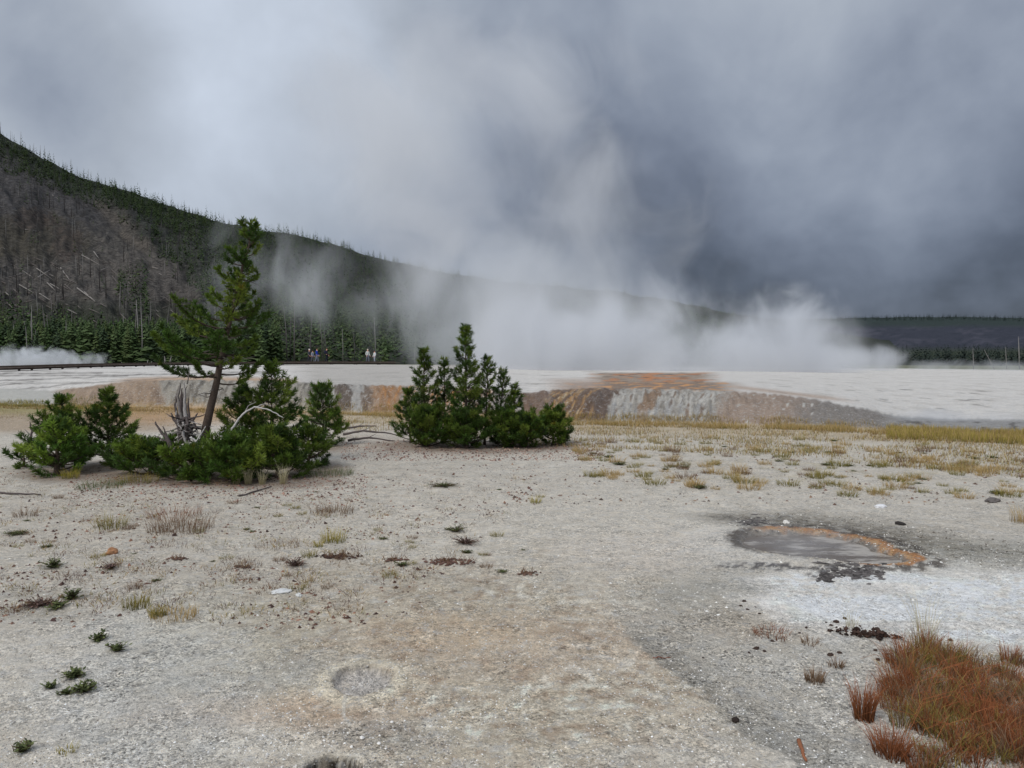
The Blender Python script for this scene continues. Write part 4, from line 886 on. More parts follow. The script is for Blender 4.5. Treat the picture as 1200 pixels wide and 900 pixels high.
# ------------------------------------------------------------------ grass and herbs
def blades(m, n, h, spread, base_c, tip_c, g_, lean=.35, w=.0022, seg=3, hv=.4, center=(0, 0), dirbias=None):
    a = g_.uniform(0, 6.28, n); q = np.sqrt(g_.random(n)) * spread; bx_ = center[0] + np.cos(a) * q; by_ = center[1] + np.sin(a) * q
    out = a + g_.normal(0, .6, n); H = h * (1 - hv + hv * 1.6 * g_.random(n)); ln = lean * g_.uniform(.2, 1.6, n) * H
    dx_ = np.cos(out) * ln + (dirbias[0] * H if dirbias else 0); dy_ = np.sin(out) * ln + (dirbias[1] * H if dirbias else 0)
    fa = g_.uniform(0, 3.14, n); wx, wy = np.cos(fa) * w, np.sin(fa) * w; rows = []; cols = []
    mixv = g_.random(n)[:, None]; cb = np.array(base_c)[None] * g_.uniform(.7, 1.3, n)[:, None]; ct = np.array(tip_c)[None] * g_.uniform(.75, 1.3, n)[:, None]
    for k in range(seg):
        t = k / seg; f = t ** 1.8
        X, Y_, Z = bx_ + dx_ * f, by_ + dy_ * f, H * t; ww = 1 - t * .7
        rows.append(np.stack([X - wx * ww, Y_ - wy * ww, Z], -1)); rows.append(np.stack([X + wx * ww, Y_ + wy * ww, Z], -1)); c = cb * (1 - t) + ct * t; cols += [c, c]
    rows.append(np.stack([bx_ + dx_, by_ + dy_, H * (1 - .12 * g_.random(n))], -1)); cols.append(ct)
    V = np.stack(rows, 1); nv = V.shape[1]; o = np.arange(n)[:, None] * nv; q4 = []
    for k in range(seg - 1): q4.append(o + np.array([[2 * k, 2 * k + 1, 2 * k + 3, 2 * k + 2]]))
    tt = o + np.array([[nv - 3, nv - 2, nv - 1]])
    m.add(V.reshape(-1, 3), np.vstack(q4) if q4 else None, tt, np.stack(cols, 1).reshape(-1, 3))
L_ = lambda *c: np.array(lin(c)) / .72
PAL = {'straw': (L_(128, 108, 70), L_(190, 164, 114)), 'green': (L_(70, 78, 50), L_(108, 116, 74)), 'rust': (L_(78, 52, 34), L_(156, 98, 64)), 'olive': (L_(80, 82, 42), L_(160, 142, 78)), 'brown': (L_(88, 72, 56), L_(142, 116, 92)), 'yellow': (L_(92, 90, 40), L_(186, 168, 84)), 'pale': (L_(140, 130, 96), L_(206, 198, 166)), 'purple': (L_(76, 62, 60), L_(124, 100, 92))}
def tuft_mesh(pal, n, h, sp, seed, **kw):
    m = MB(); g_ = np.random.default_rng(seed); blades(m, n, h, sp, PAL[pal][0], PAL[pal][1], g_, **kw); return m.mesh('grass_tuft', M_GRASS, False)
def herb_mesh(pal, n, h, sp, seed, leaf=.02, stems=True):
    """small sprawling herb: stems set with little leaves"""
    m = MB(); g_ = np.random.default_rng(seed)
    sp *= .8; leaf *= .8; h *= .8
    for k in range(n):
        a = g_.uniform(0, 6.28); r = g_.uniform(.1, 1) * sp; ex, ey, ez = math.cos(a) * r, math.sin(a) * r, h * g_.uniform(.2, 1)
        cc = PAL[pal][0] * g_.uniform(.8, 1.4)
        if stems: m.tube([(0, 0, 0), (ex * .5, ey * .5, ez * .7), (ex, ey, ez)], [.003, .0025, .0012], 3, PAL['brown'][0], cap=False)
        for j in range(5):
            q = .3 + .7 * j / 4; p = np.array([ex * q, ey * q, ez * (q ** .7)]); b = g_.uniform(0, 6.28); l = leaf * g_.uniform(.6, 1.3); d = np.array([math.cos(b) * l, math.sin(b) * l, l * g_.uniform(.1, .8)]); s_ = np.array([-math.sin(b), math.cos(b), 0]) * l * .32
            m.add([p, p + d * .5 + s_, p + d, p + d * .5 - s_], [[0, 1, 2, 3]], None, PAL[pal][g_.integers(0, 2)] * g_.uniform(.7, 1.2))
    return m.mesh('herb', M_GRASS, False)
def put(mesh, name, u, v, label, cat, group=None, s=1.0):
    x, y = G1(u, v); o = link(name, mesh, loc=(x, y, gz(x, y) - .004), rot=(0, 0, random.uniform(0, 6.28)), scale=(s, s, s * random.uniform(.85, 1.15))); tag(o, label, cat, group); return o
# individually placed foreground plants
H_ = lambda *a, **k: herb_mesh(*a, **k)
put(H_('green', 46, .05, .09, 1, leaf=.03), 'herb', 87, 793, 'green rosette herb on flaky ground, upper of a close group at the left', 'plant')
put(H_('green', 40, .05, .09, 2, leaf=.03), 'herb', 99, 809, 'largest green rosette herb at the front of the left group', 'plant')
put(H_('green', 22, .04, .06, 3, leaf=.025), 'herb', 78, 812, 'small green herb just left of the largest rosette', 'plant')
put(H_('green', 22, .04, .055, 4, leaf=.025), 'herb', 58, 806, 'small green herb leftmost of the close group', 'plant')
put(H_('green', 34, .06, .075, 5, leaf=.03), 'herb', 115, 751, 'compact green herb above the group, left of a sprawling one', 'plant')
put(H_('green', 34, .06, .10, 6, leaf=.03), 'herb', 137, 762, 'sprawling green herb with a dark twig, right of the compact one', 'plant')
put(H_('green', 30, .05, .06, 7, leaf=.026), 'herb', 27, 882, 'green herb with an upright dead stalk in the bottom left corner', 'plant')
put(tuft_mesh('brown', 5, .09, .01, 9, seg=2, w=.003), 'dry_stalk', 19, 880, 'single dark dry stalk beside the bottom left herb', 'plant')
put(tuft_mesh('yellow', 40, .045, .05, 8), 'grass_tuft', 80, 881, 'small yellow-green tuft near the bottom left corner', 'grass tuft')
put(H_('green', 60, .10, .14, 10, leaf=.03), 'herb', 62, 666, 'green herb clump with a dry stalk on the left plain', 'plant')
put(H_('green', 44, .10, .10, 11, leaf=.03), 'herb', 83, 703, 'upright green herb in front of the dark mat at the left', 'plant')
put(H_('green', 40, .06, .11, 12, leaf=.03), 'herb', 68, 712, 'low green herb beside the dark mat at the left edge', 'plant')
put(H_('purple', 60, .07, .16, 13, leaf=.025), 'herb', 45, 710, 'purplish sprawling herb at the left edge', 'plant')
put(tuft_mesh('olive', 150, .09, .10, 14), 'grass_tuft', 160, 712, 'olive grass tuft on the left, above the compact herb', 'grass tuft')
put(tuft_mesh('straw', 200, .07, .16, 15), 'grass_tuft', 205, 722, 'wide thin straw coloured tuft left of the flat white stone', 'grass tuft')
put(tuft_mesh('olive', 100, .07, .06, 16), 'grass_tuft', 184, 722, 'small olive tuft between the two wider ones', 'grass tuft')
for k, (u, v, pal, h, sp, n, lab) in enumerate(((212, 622, 'brown', .16, .34, 420, 'broad greyish-brown shrublet with orange dry tops in front of the left thicket'), (130, 618, 'olive', .15, .18, 160, 'olive-brown tuft left of the broad shrublet'), (205, 606, 'rust', .13, .30, 200, 'orange-brown dry flower heads behind the broad shrublet'), (30, 605, 'brown', .12, .14, 90, 'thin grey-brown weed near the left edge'),
        (20, 625, 'green', .05, .20, 160, 'flat grey-green weed patch at the left edge'), (390, 600, 'brown', .13, .26, 260, 'brown dry weed clump in front of the fallen branches'), (391, 634, 'yellow', .13, .12, 170, 'bright yellow-brown grass tuft above the black mat'), (373, 640, 'yellow', .06, .05, 70, 'little yellow-green tuft left of the yellow-brown one'), (362, 652, 'olive', .08, .07, 90, 'little olive tuft left of the black mat'),
        (534, 622, 'green', .08, .18, 130, 'grey-green sprawling weeds in the middle of the plain'), (546, 636, 'purple', .10, .22, 160, 'brown wiry weeds just above the wide brown mat'), (628, 590, 'yellow', .09, .08, 90, 'single yellow-green tuft alone on the pale track'), (471, 662, 'green', .06, .09, 80, 'dark green herb beside the dark crumbs'), (548, 648, 'green', .05, .09, 70, 'green herb at the right above the wide brown mat'),
        (345, 662, 'purple', .10, .16, 110, 'greyish-purple wiry weed left of the black mat'), (325, 640, 'brown', .06, .22, 160, 'low brownish-green weed mat on the left plain'), (285, 664, 'brown', .05, .16, 90, 'low grey weeds beside the small dark mat'), (350, 690, 'olive', .06, .08, 60, 'thin grey-green weed beside the flat white stone'), (130, 668, 'purple', .08, .12, 80, 'thin reddish weed right of the orange stone'), (520, 571, 'green', .07, .32, 220, 'low green weeds in front of the middle clump'))):
    mesh = tuft_mesh(pal, n, h, sp, 400 + k, lean=.5, hv=.6) if pal not in ('green', 'purple') else herb_mesh(pal, n // 2, h, sp, 400 + k, leaf=.022)
    put(mesh, 'grass_tuft' if pal not in ('green', 'purple') else 'herb', u, v, lab, 'grass tuft' if pal not in ('green', 'purple') else 'plant')
put(tuft_mesh('pale', 46, .34, .05, 31, lean=.35, w=.0016), 'grass_tuft', 1084, 752, 'tall pale yellow tuft with fine seed stalks behind the brown grass patch', 'grass tuft')
put(tuft_mesh('rust', 90, .14, .07, 32), 'grass_tuft', 1088, 757, 'orange-brown tuft at the foot of the tall pale stalks', 'grass tuft')
put(tuft_mesh('pale', 24, .17, .04, 33, w=.0016), 'grass_tuft', 998, 734, 'thin pale tuft beside the crumbled dark heap', 'grass tuft')
put(tuft_mesh('brown', 130, .085, .055, 34), 'grass_tuft', 955, 795, 'small round brown tuft, left of the two at the gravel', 'grass tuft')
put(tuft_mesh('brown', 60, .07, .045, 35, lean=.5), 'grass_tuft', 980, 778, 'thin brown tuft just above the small round one', 'grass tuft')
put(tuft_mesh('rust', 210, .17, .05, 36, lean=.3), 'grass_tuft', 1012, 838, 'upright rust-brown tuft standing alone left of the grass patch', 'grass tuft')
put(tuft_mesh('rust', 260, .15, .08, 37, lean=.5), 'grass_tuft', 1045, 882, 'spreading rust tuft at the front left corner of the grass patch', 'grass tuft')
put(tuft_mesh('rust', 40, .06, .03, 38), 'grass_tuft', 1070, 902, 'tiny rust tuft at the bottom edge below the grass patch', 'grass tuft')
put(tuft_mesh('rust', 90, .11, .06, 39), 'grass_tuft', 1184, 772, 'small reddish tuft at the right edge, left of its neighbour', 'grass tuft')
put(tuft_mesh('brown', 80, .10, .05, 40), 'grass_tuft', 1197, 775, 'small brown tuft cut by the right edge of the photo', 'grass tuft')
put(tuft_mesh('rust', 120, .05, .12, 41, lean=.8), 'grass_tuft', 905, 741, 'flattened rust-brown tuft on the gravel', 'grass tuft')
put(tuft_mesh('brown', 60, .05, .06, 42, lean=.8), 'grass_tuft', 950, 752, 'flattened pale brown tuft right of the rust one', 'grass tuft')
put(tuft_mesh('straw', 110, .22, .12, 43), 'grass_tuft', 1197, 612, 'straw tuft at the right edge beyond the spring', 'grass tuft')
for k, (u, lab) in enumerate(((277, 'first'), (291, 'second'), (307, 'third'), (332, 'fourth'))):
    put(tuft_mesh('pale', 60, .26, .05, 50 + k), 'grass_tuft', u, 568, lab + ' from the left of the pale tufts at the front of the left thicket', 'grass tuft')
put(tuft_mesh('olive', 260, .16, .30, 55), 'grass_tuft', 162, 566, 'olive grass in front of the sprawling mat left of the stump', 'grass tuft')
put(tuft_mesh('green', 320, .13, .34, 56), 'grass_tuft', 118, 572, 'flat grey-green grass between the bright bush and the thicket', 'grass tuft')
put(tuft_mesh('green', 420, .12, .40, 57), 'grass_tuft', 385, 556, 'grey-green grass at the right foot of the left thicket', 'grass tuft')
put(tuft_mesh('yellow', 160, .16, .14, 58), 'grass_tuft', 82, 560, 'yellowish tuft at the foot of the bright bush', 'grass tuft')

# big rust-brown grass patch, bottom right: nobody could count it
def in_patch(u, v):
    top = np.interp(u, [1030, 1045, 1085, 1130, 1210, 1400], [800, 768, 758, 770, 795, 830]); bot = np.interp(u, [1030, 1060, 1100, 1150, 1210, 1400], [806, 850, 856, 868, 905, 1000])
    return (v > top) & (v < bot)
def patch(name, label, poly_fn, n_cl, u0, u1, v0, v1, pals, h, nb, sp, seed, w=.0022, seg=3, lean=.35):
    g_ = np.random.default_rng(seed); m = MB(); k = 0; tries = 0
    while k < n_cl and tries < n_cl * 20:
        tries += 1; u = g_.uniform(u0, u1); v = g_.uniform(v0, v1)
        if not poly_fn(u, v, g_): continue
        x, y = G1(u, v); s = m.n; pal = pals[g_.integers(0, len(pals))]
        mm = MB(); blades(mm, nb, h * g_.uniform(.6, 1.15), sp, PAL[pal][0], PAL[pal][1], g_, lean=lean, w=w, seg=seg); V = np.vstack(mm.v) + np.array([x, y, gz(x, y) - .005])
        m.add(V, np.vstack(mm.q) if mm.q else None, np.vstack(mm.t), np.vstack(mm.c)); k += 1
    tag(m.build(name, M_GRASS, smooth=False), label, 'grass', kind='stuff')
patch('brown_grass', 'dense rust-brown grass patch in the bottom right corner', lambda u, v, g: in_patch(u, v), 290, 1030, 1330, 755, 1000, ['rust', 'rust', 'rust', 'brown', 'olive'], .145, 38, .06, 61, lean=.55, w=.0019)
patch('grass_thatch', 'matted dry thatch at the foot of the rust-brown grass', lambda u, v, g: in_patch(u, v) or (in_patch(u + g.uniform(-16, 16), v + g.uniform(-14, 14)) and g.random() < .6), 420, 1015, 1330, 745, 1000, ['brown', 'rust', 'straw'], .05, 26, .06, 63, lean=1.8, w=.0022, seg=2)
def low(u, v, g): return (g.random() < .8 if vnoise(np.array([u / 30.]), np.array([v / 16.]))[0] > -.05 else g.random() < .15) and v > np.interp(u, [1040, 1090, 1200], [868, 845, 880])
patch('brown_grass', 'looser rust and olive grass at the bottom right below the dense patch', low, 130, 1075, 1260, 845, 990, ['rust', 'rust', 'brown', 'olive'], .10, 34, .05, 62, lean=.6)
# arching single straws over the patch
m = MB(); g_ = np.random.default_rng(8)
for k in range(40):
    u = g_.uniform(1050, 1210); v = g_.uniform(790, 880); x, y = G1(u, v); a = g_.uniform(-.6, .6) + (0 if g_.random() < .7 else 3.1); L = g_.uniform(.15, .34)
    m.tube([(x, y, gz(x, y)), (x + math.cos(a) * L * .3, y + .02, gz(x, y) + L * .5), (x + math.cos(a) * L * .8, y + .03, gz(x, y) + L * .62), (x + math.cos(a) * L * 1.2, y + .03, gz(x, y) + L * .5)], [.0016, .0014, .0012, .0008], 3, PAL['rust'][1] * 1.0, cap=False)
tag(m.build('dry_straws', M_GRASS), 'thin arching dry straws over the rust-brown grass', 'grass', kind='stuff')
def weeds_ok(u, v, g):
    return vnoise(np.array([u / 48.]), np.array([v / 15.]))[0] + g.uniform(-.3, .3) > .02 and u < 660 - (v - 560) * 1.4
patch('thin_weeds', 'sparse dry weeds over the stony plain before the thickets', weeds_ok, 620, -60, 660, 560, 725, ['brown', 'purple', 'olive', 'straw', 'brown'], .045, 12, .09, 64, w=.0028, seg=2, lean=1.2)
# golden grass belt along the foot of the terrace
def belt(name, label, n, u0, u1, off0, off1, pals, h, seed, dens=None, w=.006):
    g_ = np.random.default_rng(seed); u = g_.uniform(u0, u1, n); yf = EYE * F / (itp(u, VF) - HV); y = yf + g_.uniform(off0, off1, n); x = (u - 600) / F * y
    keep = fbm(x * .8, y * .8, 3) + g_.uniform(-.35, .35, n) > (-.1 if dens is None else dens); x, y = x[keep], y[keep]; n = len(x); z = G(x, y) - .01
    H = h * g_.uniform(.4, 1.2, n); a = g_.uniform(0, 6.28, n); ln = H * .3; W = w * g_.uniform(.7, 1.5, n); fa = g_.uniform(0, 3.14, n)
    v = np.stack([np.stack([x - np.cos(fa) * W, y - np.sin(fa) * W, z], -1), np.stack([x + np.cos(fa) * W, y + np.sin(fa) * W, z], -1), np.stack([x + np.cos(a) * ln, y + np.sin(a) * ln, z + H], -1)], 1)
    pi = g_.integers(0, len(pals), n); cb = np.array([PAL[p][0] for p in pals])[pi]; ct = np.array([PAL[p][1] for p in pals])[pi]; vr = g_.uniform(.7, 1.2, n)[:, None]
    c = np.stack([cb * vr, cb * vr, ct * vr], 1).reshape(-1, 3); o = link(name, mesh_np(name, v.reshape(-1, 3), np.arange(n * 3).reshape(-1, 3), M_GRASS, False, c)); tag(o, label, 'grass', kind='stuff')
belt('golden_grass', 'golden dry grass belt along the foot of the terrace', 42000, 380, 1400, -1.3, .5, ['straw', 'straw', 'straw', 'olive'], .15, 71)
belt('golden_grass', 'golden brown grass belt left of the leaning pine at the foot of the terrace', 26000, -250, 400, -3.2, .4, ['straw', 'straw', 'olive', 'brown'], .11, 72)
belt('yellow_grass', 'yellow-green grass at the far left foot of the terrace', 14000, -250, 112, -1.6, 1.2, ['olive', 'yellow', 'green'], .15, 73)
belt('yellow_grass', 'yellow-green grass bank at the right foot of the terrace', 26000, 1040, 1450, -2.2, .3, ['yellow', 'olive', 'straw'], .20, 74)
belt('thin_grass', 'thin dry grass and litter over the pale plain before the terrace', 70000, 380, 1400, -7.2, -.6, ['straw', 'straw', 'olive', 'brown', 'pale'], .10, 75, dens=.08, w=.006)
belt('thin_grass', 'thin brown weeds on the left plain before the terrace', 22000, -250, 420, -9, -2.5, ['straw', 'brown', 'brown', 'olive'], .07, 76, dens=.12, w=.004)

# countable small tufts on the plain
kinds = [('straw', 'straw coloured'), ('olive', 'olive-yellow'), ('green', 'low green'), ('brown', 'brownish')]
tm = {}
for pal, _ in kinds:
    tm[pal] = [tuft_mesh(pal, 110, .10, .13, 500 + k + 10 * len(tm), lean=.9, w=.003, seg=2, hv=.7) for k in range(3)] if pal != 'green' else [herb_mesh(pal, 46, .05, .16, 500 + k, leaf=.026) for k in range(3)]
n = 0; tries = 0
while n < 235 and tries < 9000:
    tries += 1; u = random.uniform(670, 1230); v = random.choice((random.uniform(520, 588), random.uniform(512, 560))); lim = np.interp(u, [670, 800, 1000, 1200], [556, 572, 588, 592])
    if v > lim or v < np.interp(u, [670, 1200], [508, 524]): continue
    if vnoise(np.array([u / 42.]), np.array([v / 13.]))[0] < random.uniform(-.5, .35): continue
    pal, word = random.choice(kinds + kinds[:2] + kinds[:1]); x_ = 'right of the rusty spring rim' if u > 960 else 'behind the spring and its pale track'
    put(random.choice(tm[pal]), 'grass_tuft' if pal != 'green' else 'herb', u, v, word + (' grass tuft' if pal != 'green' else ' herb') + ' on the pale plain ' + x_, 'grass tuft' if pal != 'green' else 'plant', word + ' tufts on the plain ' + x_, random.uniform(.45, 1.25)); n += 1
for _ in range(62):
    u = random.uniform(0, 640); v = random.uniform(560, 690)
    if v < np.interp(u, [0, 400, 640], [575, 575, 560]): continue
    pal, word = random.choice((('brown', 'brownish'), ('brown', 'brownish'), ('olive', 'olive-yellow'), ('green', 'low green')))
    put(random.choice(tm[pal]), 'grass_tuft' if pal != 'green' else 'herb', u, v, 'small ' + word + (' tuft' if pal != 'green' else ' herb') + ' on the stony plain in front of the thickets', 'grass tuft' if pal != 'green' else 'plant', 'small ' + word + ' plants in front of the thickets', random.uniform(.25, .6))

# ------------------------------------------------------------------ litter and pebbles
def flakes(name, label, n, u0, u1, v0, v1, rmin, rmax, colsl, seed, keepf=None, flat=.45, pw=1.5):
    g_ = np.random.default_rng(seed); u = g_.uniform(u0, u1, n); v = g_.uniform(v0, v1, n)
    d = np.array([[(a - 600) / F, math.cos(PITCH) + (450 - b) / F * math.sin(PITCH), -math.sin(PITCH) + (450 - b) / F * math.cos(PITCH)] for a, b in zip(u, v)]); t = -EYE / d[:, 2]; x = d[:, 0] * t; y = d[:, 1] * t
    if keepf is not None: k = keepf(u, v, x, y, g_); x, y = x[k], y[k]
    n = len(x); z = G(x, y); r = rmin + (rmax - rmin) * g_.random(n) ** (pw + 1)
    base = np.array([(1, 0, 0), (0, 1, 0), (-1, 0, 0), (0, -1, 0), (0, 0, 1)], float); f = np.array([(0, 1, 4), (1, 2, 4), (2, 3, 4), (3, 0, 4)])
    V = base[None] * (1 + g_.uniform(-.35, .35, (n, 5, 1))) * r[:, None, None]; V[:, :, 2] *= flat * 2 * g_.uniform(.5, 1, n)[:, None]; V[:, 4, :2] += g_.uniform(-.3, .3, (n, 2)) * r[:, None]
    a = g_.uniform(0, 6.28, n); ca, sa = np.cos(a)[:, None], np.sin(a)[:, None]; el = g_.uniform(.5, 1, n)[:, None]; X = V[:, :, 0]; Y_ = V[:, :, 1] * el
    W = np.stack([X * ca - Y_ * sa, X * sa + Y_ * ca, V[:, :, 2]], -1); W += np.stack([x, y, z - r * .12], -1)[:, None, :]
    C = np.array(colsl)[g_.integers(0, len(colsl), n)] * g_.uniform(.7, 1.25, n)[:, None]
    o = link(name, mesh_np(name, W.reshape(-1, 3), (np.arange(n)[:, None, None] * 5 + f[None]).reshape(-1, 3), M_ROCK, False, np.repeat(C, 5, 0))); tag(o, label, 'litter' if 'litter' in name else 'pebbles', kind='stuff')
nz = lambda x, y, s: fbm(x * s, y * s, 3)
flakes('bark_litter', 'dark cones and bark crumbs strewn on the left plain', 12000, -60, 700, 545, 735, .005, .030, [L_(84, 62, 54), L_(104, 80, 68), L_(70, 54, 50), L_(126, 96, 80)], 81, lambda u, v, x, y, g: (nz(x, y, .9) + g.uniform(-.4, .4, len(x)) > (v - 590) / 380) & (u < 660 - (v - 540)))
flakes('bark_litter', 'dark crumbs between the tufts of the right plain', 3000, 600, 1260, 505, 592, .010, .04, [L_(104, 84, 74), L_(84, 74, 66), L_(132, 110, 92)], 82, lambda u, v, x, y, g: nz(x, y, .7) + g.uniform(-.3, .3, len(x)) > .0)
flakes('litter_around_bushes', 'brown needle litter around the middle bushes', 2600, 400, 700, 516, 540, .012, .04, [L_(110, 82, 72), L_(84, 64, 58), L_(150, 124, 110)], 83)
flakes('litter_around_bushes', 'reddish bark crumbs in front of the left thicket', 2600, 80, 430, 556, 592, .010, .03, [L_(110, 78, 68), L_(84, 64, 58), L_(140, 110, 96)], 84, lambda u, v, x, y, g: g.random(len(x)) < 1.2 - (v - 556) / 40)
flakes('sinter_gravel', 'fine grey and pale gravel covering the foreground crust', 60000, -80, 1280, 640, 960, .0022, .0088, [L_(176, 172, 166), L_(150, 146, 140), L_(196, 194, 190), L_(128, 122, 114), L_(184, 176, 162)], 91, lambda u, v, x, y, g: (nz(x, y, 1.1) + .5 * nz(x, y, 4.3) + g.uniform(-.25, .25, len(x)) > -.02), flat=.5, pw=.8)
flakes('pale_chips', 'pale sinter chips strewn over the foreground', 16000, -80, 1280, 690, 960, .0018, .0085, [L_(206, 204, 198), L_(190, 188, 182), L_(220, 220, 218)], 85, lambda u, v, x, y, g: (nz(x, y, 1.3) + g.uniform(-.3, .3, len(x)) > .08), flat=.4, pw=1.2)
flakes('pale_chips', 'pale sinter chips strewn over the middle ground', 8000, -80, 1280, 590, 720, .004, .016, [L_(206, 204, 198), L_(184, 180, 172)], 86, lambda u, v, x, y, g: nz(x, y, .8) + g.uniform(-.3, .3, len(x)) > .1, flat=.35)
flakes('dark_grit', 'dark grey grit on the gravel along the crust edge', 9000, 700, 1280, 735, 960, .0018, .007, [L_(96, 94, 92), L_(120, 116, 112), L_(210, 208, 204), L_(210, 208, 204)], 87, lambda u, v, x, y, g: step_side(x, y) > 0)
flakes('dark_grit', 'grey grit filling the small crater and the ground by the hole', 1500, 360, 540, 775, 895, .002, .011, [L_(150, 146, 142), L_(120, 116, 112), L_(176, 172, 166)], 88, lambda u, v, x, y, g: (ell(x, y, C1, .165, .20, .2, .22, 9) < .92) | (((u - 455) / 75) ** 2 + ((v - 868) / 24) ** 2 < 1))
flakes('dark_grit', 'dark grit on the damp band behind the spring', 3500, 860, 1280, 596, 672, .004, .016, [L_(84, 78, 70), L_(110, 104, 94), L_(190, 186, 178)], 89, lambda u, v, x, y, g: (v < np.interp(u, [850, 1000, 1200], [622, 640, 672])) & (v > np.interp(u, [850, 1000, 1200], [598, 604, 636])))
# crusty dark ledges of the spring
m = MB(); 
for k in range(300):
    u, v, s_ = r_.choice(((990, 668, 34), (1015, 674, 24), (968, 676, 14), (1036, 656, 14), (884, 613, 20), (1002, 672, 30))); u += r_.gauss(0, s_ * .45); v += r_.gauss(0, 3.2); x, y = G1(u, v)
    rock_mb(m, (x, y, gz(x, y) + .002), r_.uniform(.008, .034), L_(74, 70, 68) * r_.uniform(.5, 1.7), 900 + k, (1.5, .9, .28), 0)
tag(m.build('sinter_crust', M_ROCK, smooth=False), 'broken dark crust along the front edge of the hot spring', 'crust', kind='stuff')
# water in the spring
mw, nw = mat_new('spring_water')
pw_ = nw.n('ShaderNodeNewGeometry').outputs['Position']
cw = nw.mix(nw.ss(nw.math('ADD', nw.noise(nw.vm('MULTIPLY', pw_, (1, 2.2, 1)).outputs[0], 2.4, 5, .65), nw.mr(nw.n('ShaderNodeSeparateXYZ', i={0: pw_}).outputs[0], SP[0] - .9, SP2[0] + .6, -.16, .16)), .46, .62), (.13, .10, .075), (.42, .38, .33))
pbsdf(nw, cw, nw.mr(nw.noise(pw_, 5, 3), .3, .7, .2, .5), .25, nw.n('ShaderNodeBump', i={'Strength': .25, 'Distance': .02, 'Height': nw.noise(pw_, 22, 3)}).outputs[0])
xs = np.linspace(SP[0] - 1.4, SP2[0] + 1.1, 250); ys = np.linspace(SP[1] - 1.2, SP[1] + 1.2, 170); X, Y_ = np.meshgrid(xs, ys, indexing='ij')
d = spring_d(X.ravel(), Y_.ravel()); ok = (d < 1.04).reshape(X.shape); zc = float(np.mean(G(X.ravel()[d < .3], Y_.ravel()[d < .3]))) + .070
idx = -np.ones(X.shape, int); fs = []; vs_ = []
def vid(i, j):
    if idx[i, j] < 0: idx[i, j] = len(vs_); vs_.append((X[i, j], Y_[i, j], zc))
    return idx[i, j]
for i in range(249):
    for j in range(169):
        if ok[i, j] and ok[i + 1, j] and ok[i, j + 1] and ok[i + 1, j + 1]: fs.append((vid(i, j), vid(i + 1, j), vid(i + 1, j + 1), vid(i, j + 1)))
tag(link('spring_water', mesh_np('spring_water', vs_, np.array(fs), mw)), kind='structure')

# ------------------------------------------------------------------ boardwalk
def bw_pt(u, Y, dz=0): x = (u - 600) / F * Y; return (x, Y, gz(x, Y) + dz)
bw = [(-260, 56), (0, 62), (100, 70), (200, 82), (300, 92), (370, 95), (430, 97.5), (470, 99)]
root = bpy.data.objects.new('boardwalk', None); COL.objects.link(root); root.location = bw_pt(0, 62); tag(root, 'long low dark plank boardwalk crossing the white flat at the left', 'boardwalk'); bwz = np.array(root.location)
P = np.array([bw_pt(u, Y) for u, Y in bw]); P[:, 2] = np.convolve(np.pad(P[:, 2], 1, 'edge'), [.25, .5, .25], 'valid')
seglen = np.r_[0, np.cumsum(np.linalg.norm(np.diff(P, axis=0), axis=1))]
def bwp(s): return np.array([np.interp(s, seglen, P[:, i]) for i in range(3)])
def box_along(m, a, b, w_, h_, c):
    d = b - a; d /= np.linalg.norm(d); s_ = np.array([-d[1], d[0], 0]) * w_ / 2; u_ = np.array([0, 0, h_ / 2]); v = [a - s_ - u_, a + s_ - u_, a + s_ + u_, a - s_ + u_, b - s_ - u_, b + s_ - u_, b + s_ + u_, b - s_ + u_]
    m.add(v, [(0, 3, 2, 1), (4, 5, 6, 7), (0, 1, 5, 4), (2, 3, 7, 6), (1, 2, 6, 5), (3, 0, 4, 7)], None, c)
Ltot = seglen[-1]; DK = L_(96, 88, 82); side = lambda s: (lambda d: np.array([-d[1], d[0], 0]) / np.linalg.norm(d[:2]))(bwp(min(s + .5, Ltot)) - bwp(max(s - .5, 0)))
m = MB(); s = 0
while s < Ltot - .3: c0 = bwp(s) + UP * .27; n_s = side(s); box_along(m, c0 - n_s * .9, c0 + n_s * .9, .17, .05, DK * random.uniform(.7, 1.3)); s += .19
tag(m.build('deck_planks', M_WOOD, root, smooth=False, loc=-bwz), kind='stuff')
for sg in (-1, 1):
    m = MB(); s = 0
    while s < Ltot - 3: box_along(m, bwp(s) + side(s) * sg * .86 + UP * .37, bwp(s + 3) + side(s + 3) * sg * .86 + UP * .37, .12, .12, L_(70, 60, 54)); s += 3
    m.build('kerb_rail', M_WOOD, root, smooth=False, loc=-bwz)
    m = MB(); s = 0
    while s < Ltot - 3: box_along(m, bwp(s) + side(s) * sg * .7 + UP * .17, bwp(s + 3) + side(s + 3) * sg * .7 + UP * .17, .10, .13, L_(60, 52, 48)); s += 3
    m.build('beam', M_WOOD, root, smooth=False, loc=-bwz)
pm = MB(); pm.tube([(0, 0, -.15), (0, 0, .22)], .09, 6, L_(66, 58, 52)); pmesh = pm.mesh('post', M_WOOD); s = 1
while s < Ltot:
    for sg in (-1, 1): link('post', pmesh, root, loc=bwp(s) + side(s) * sg * .7 - bwz)
    s += 3.0

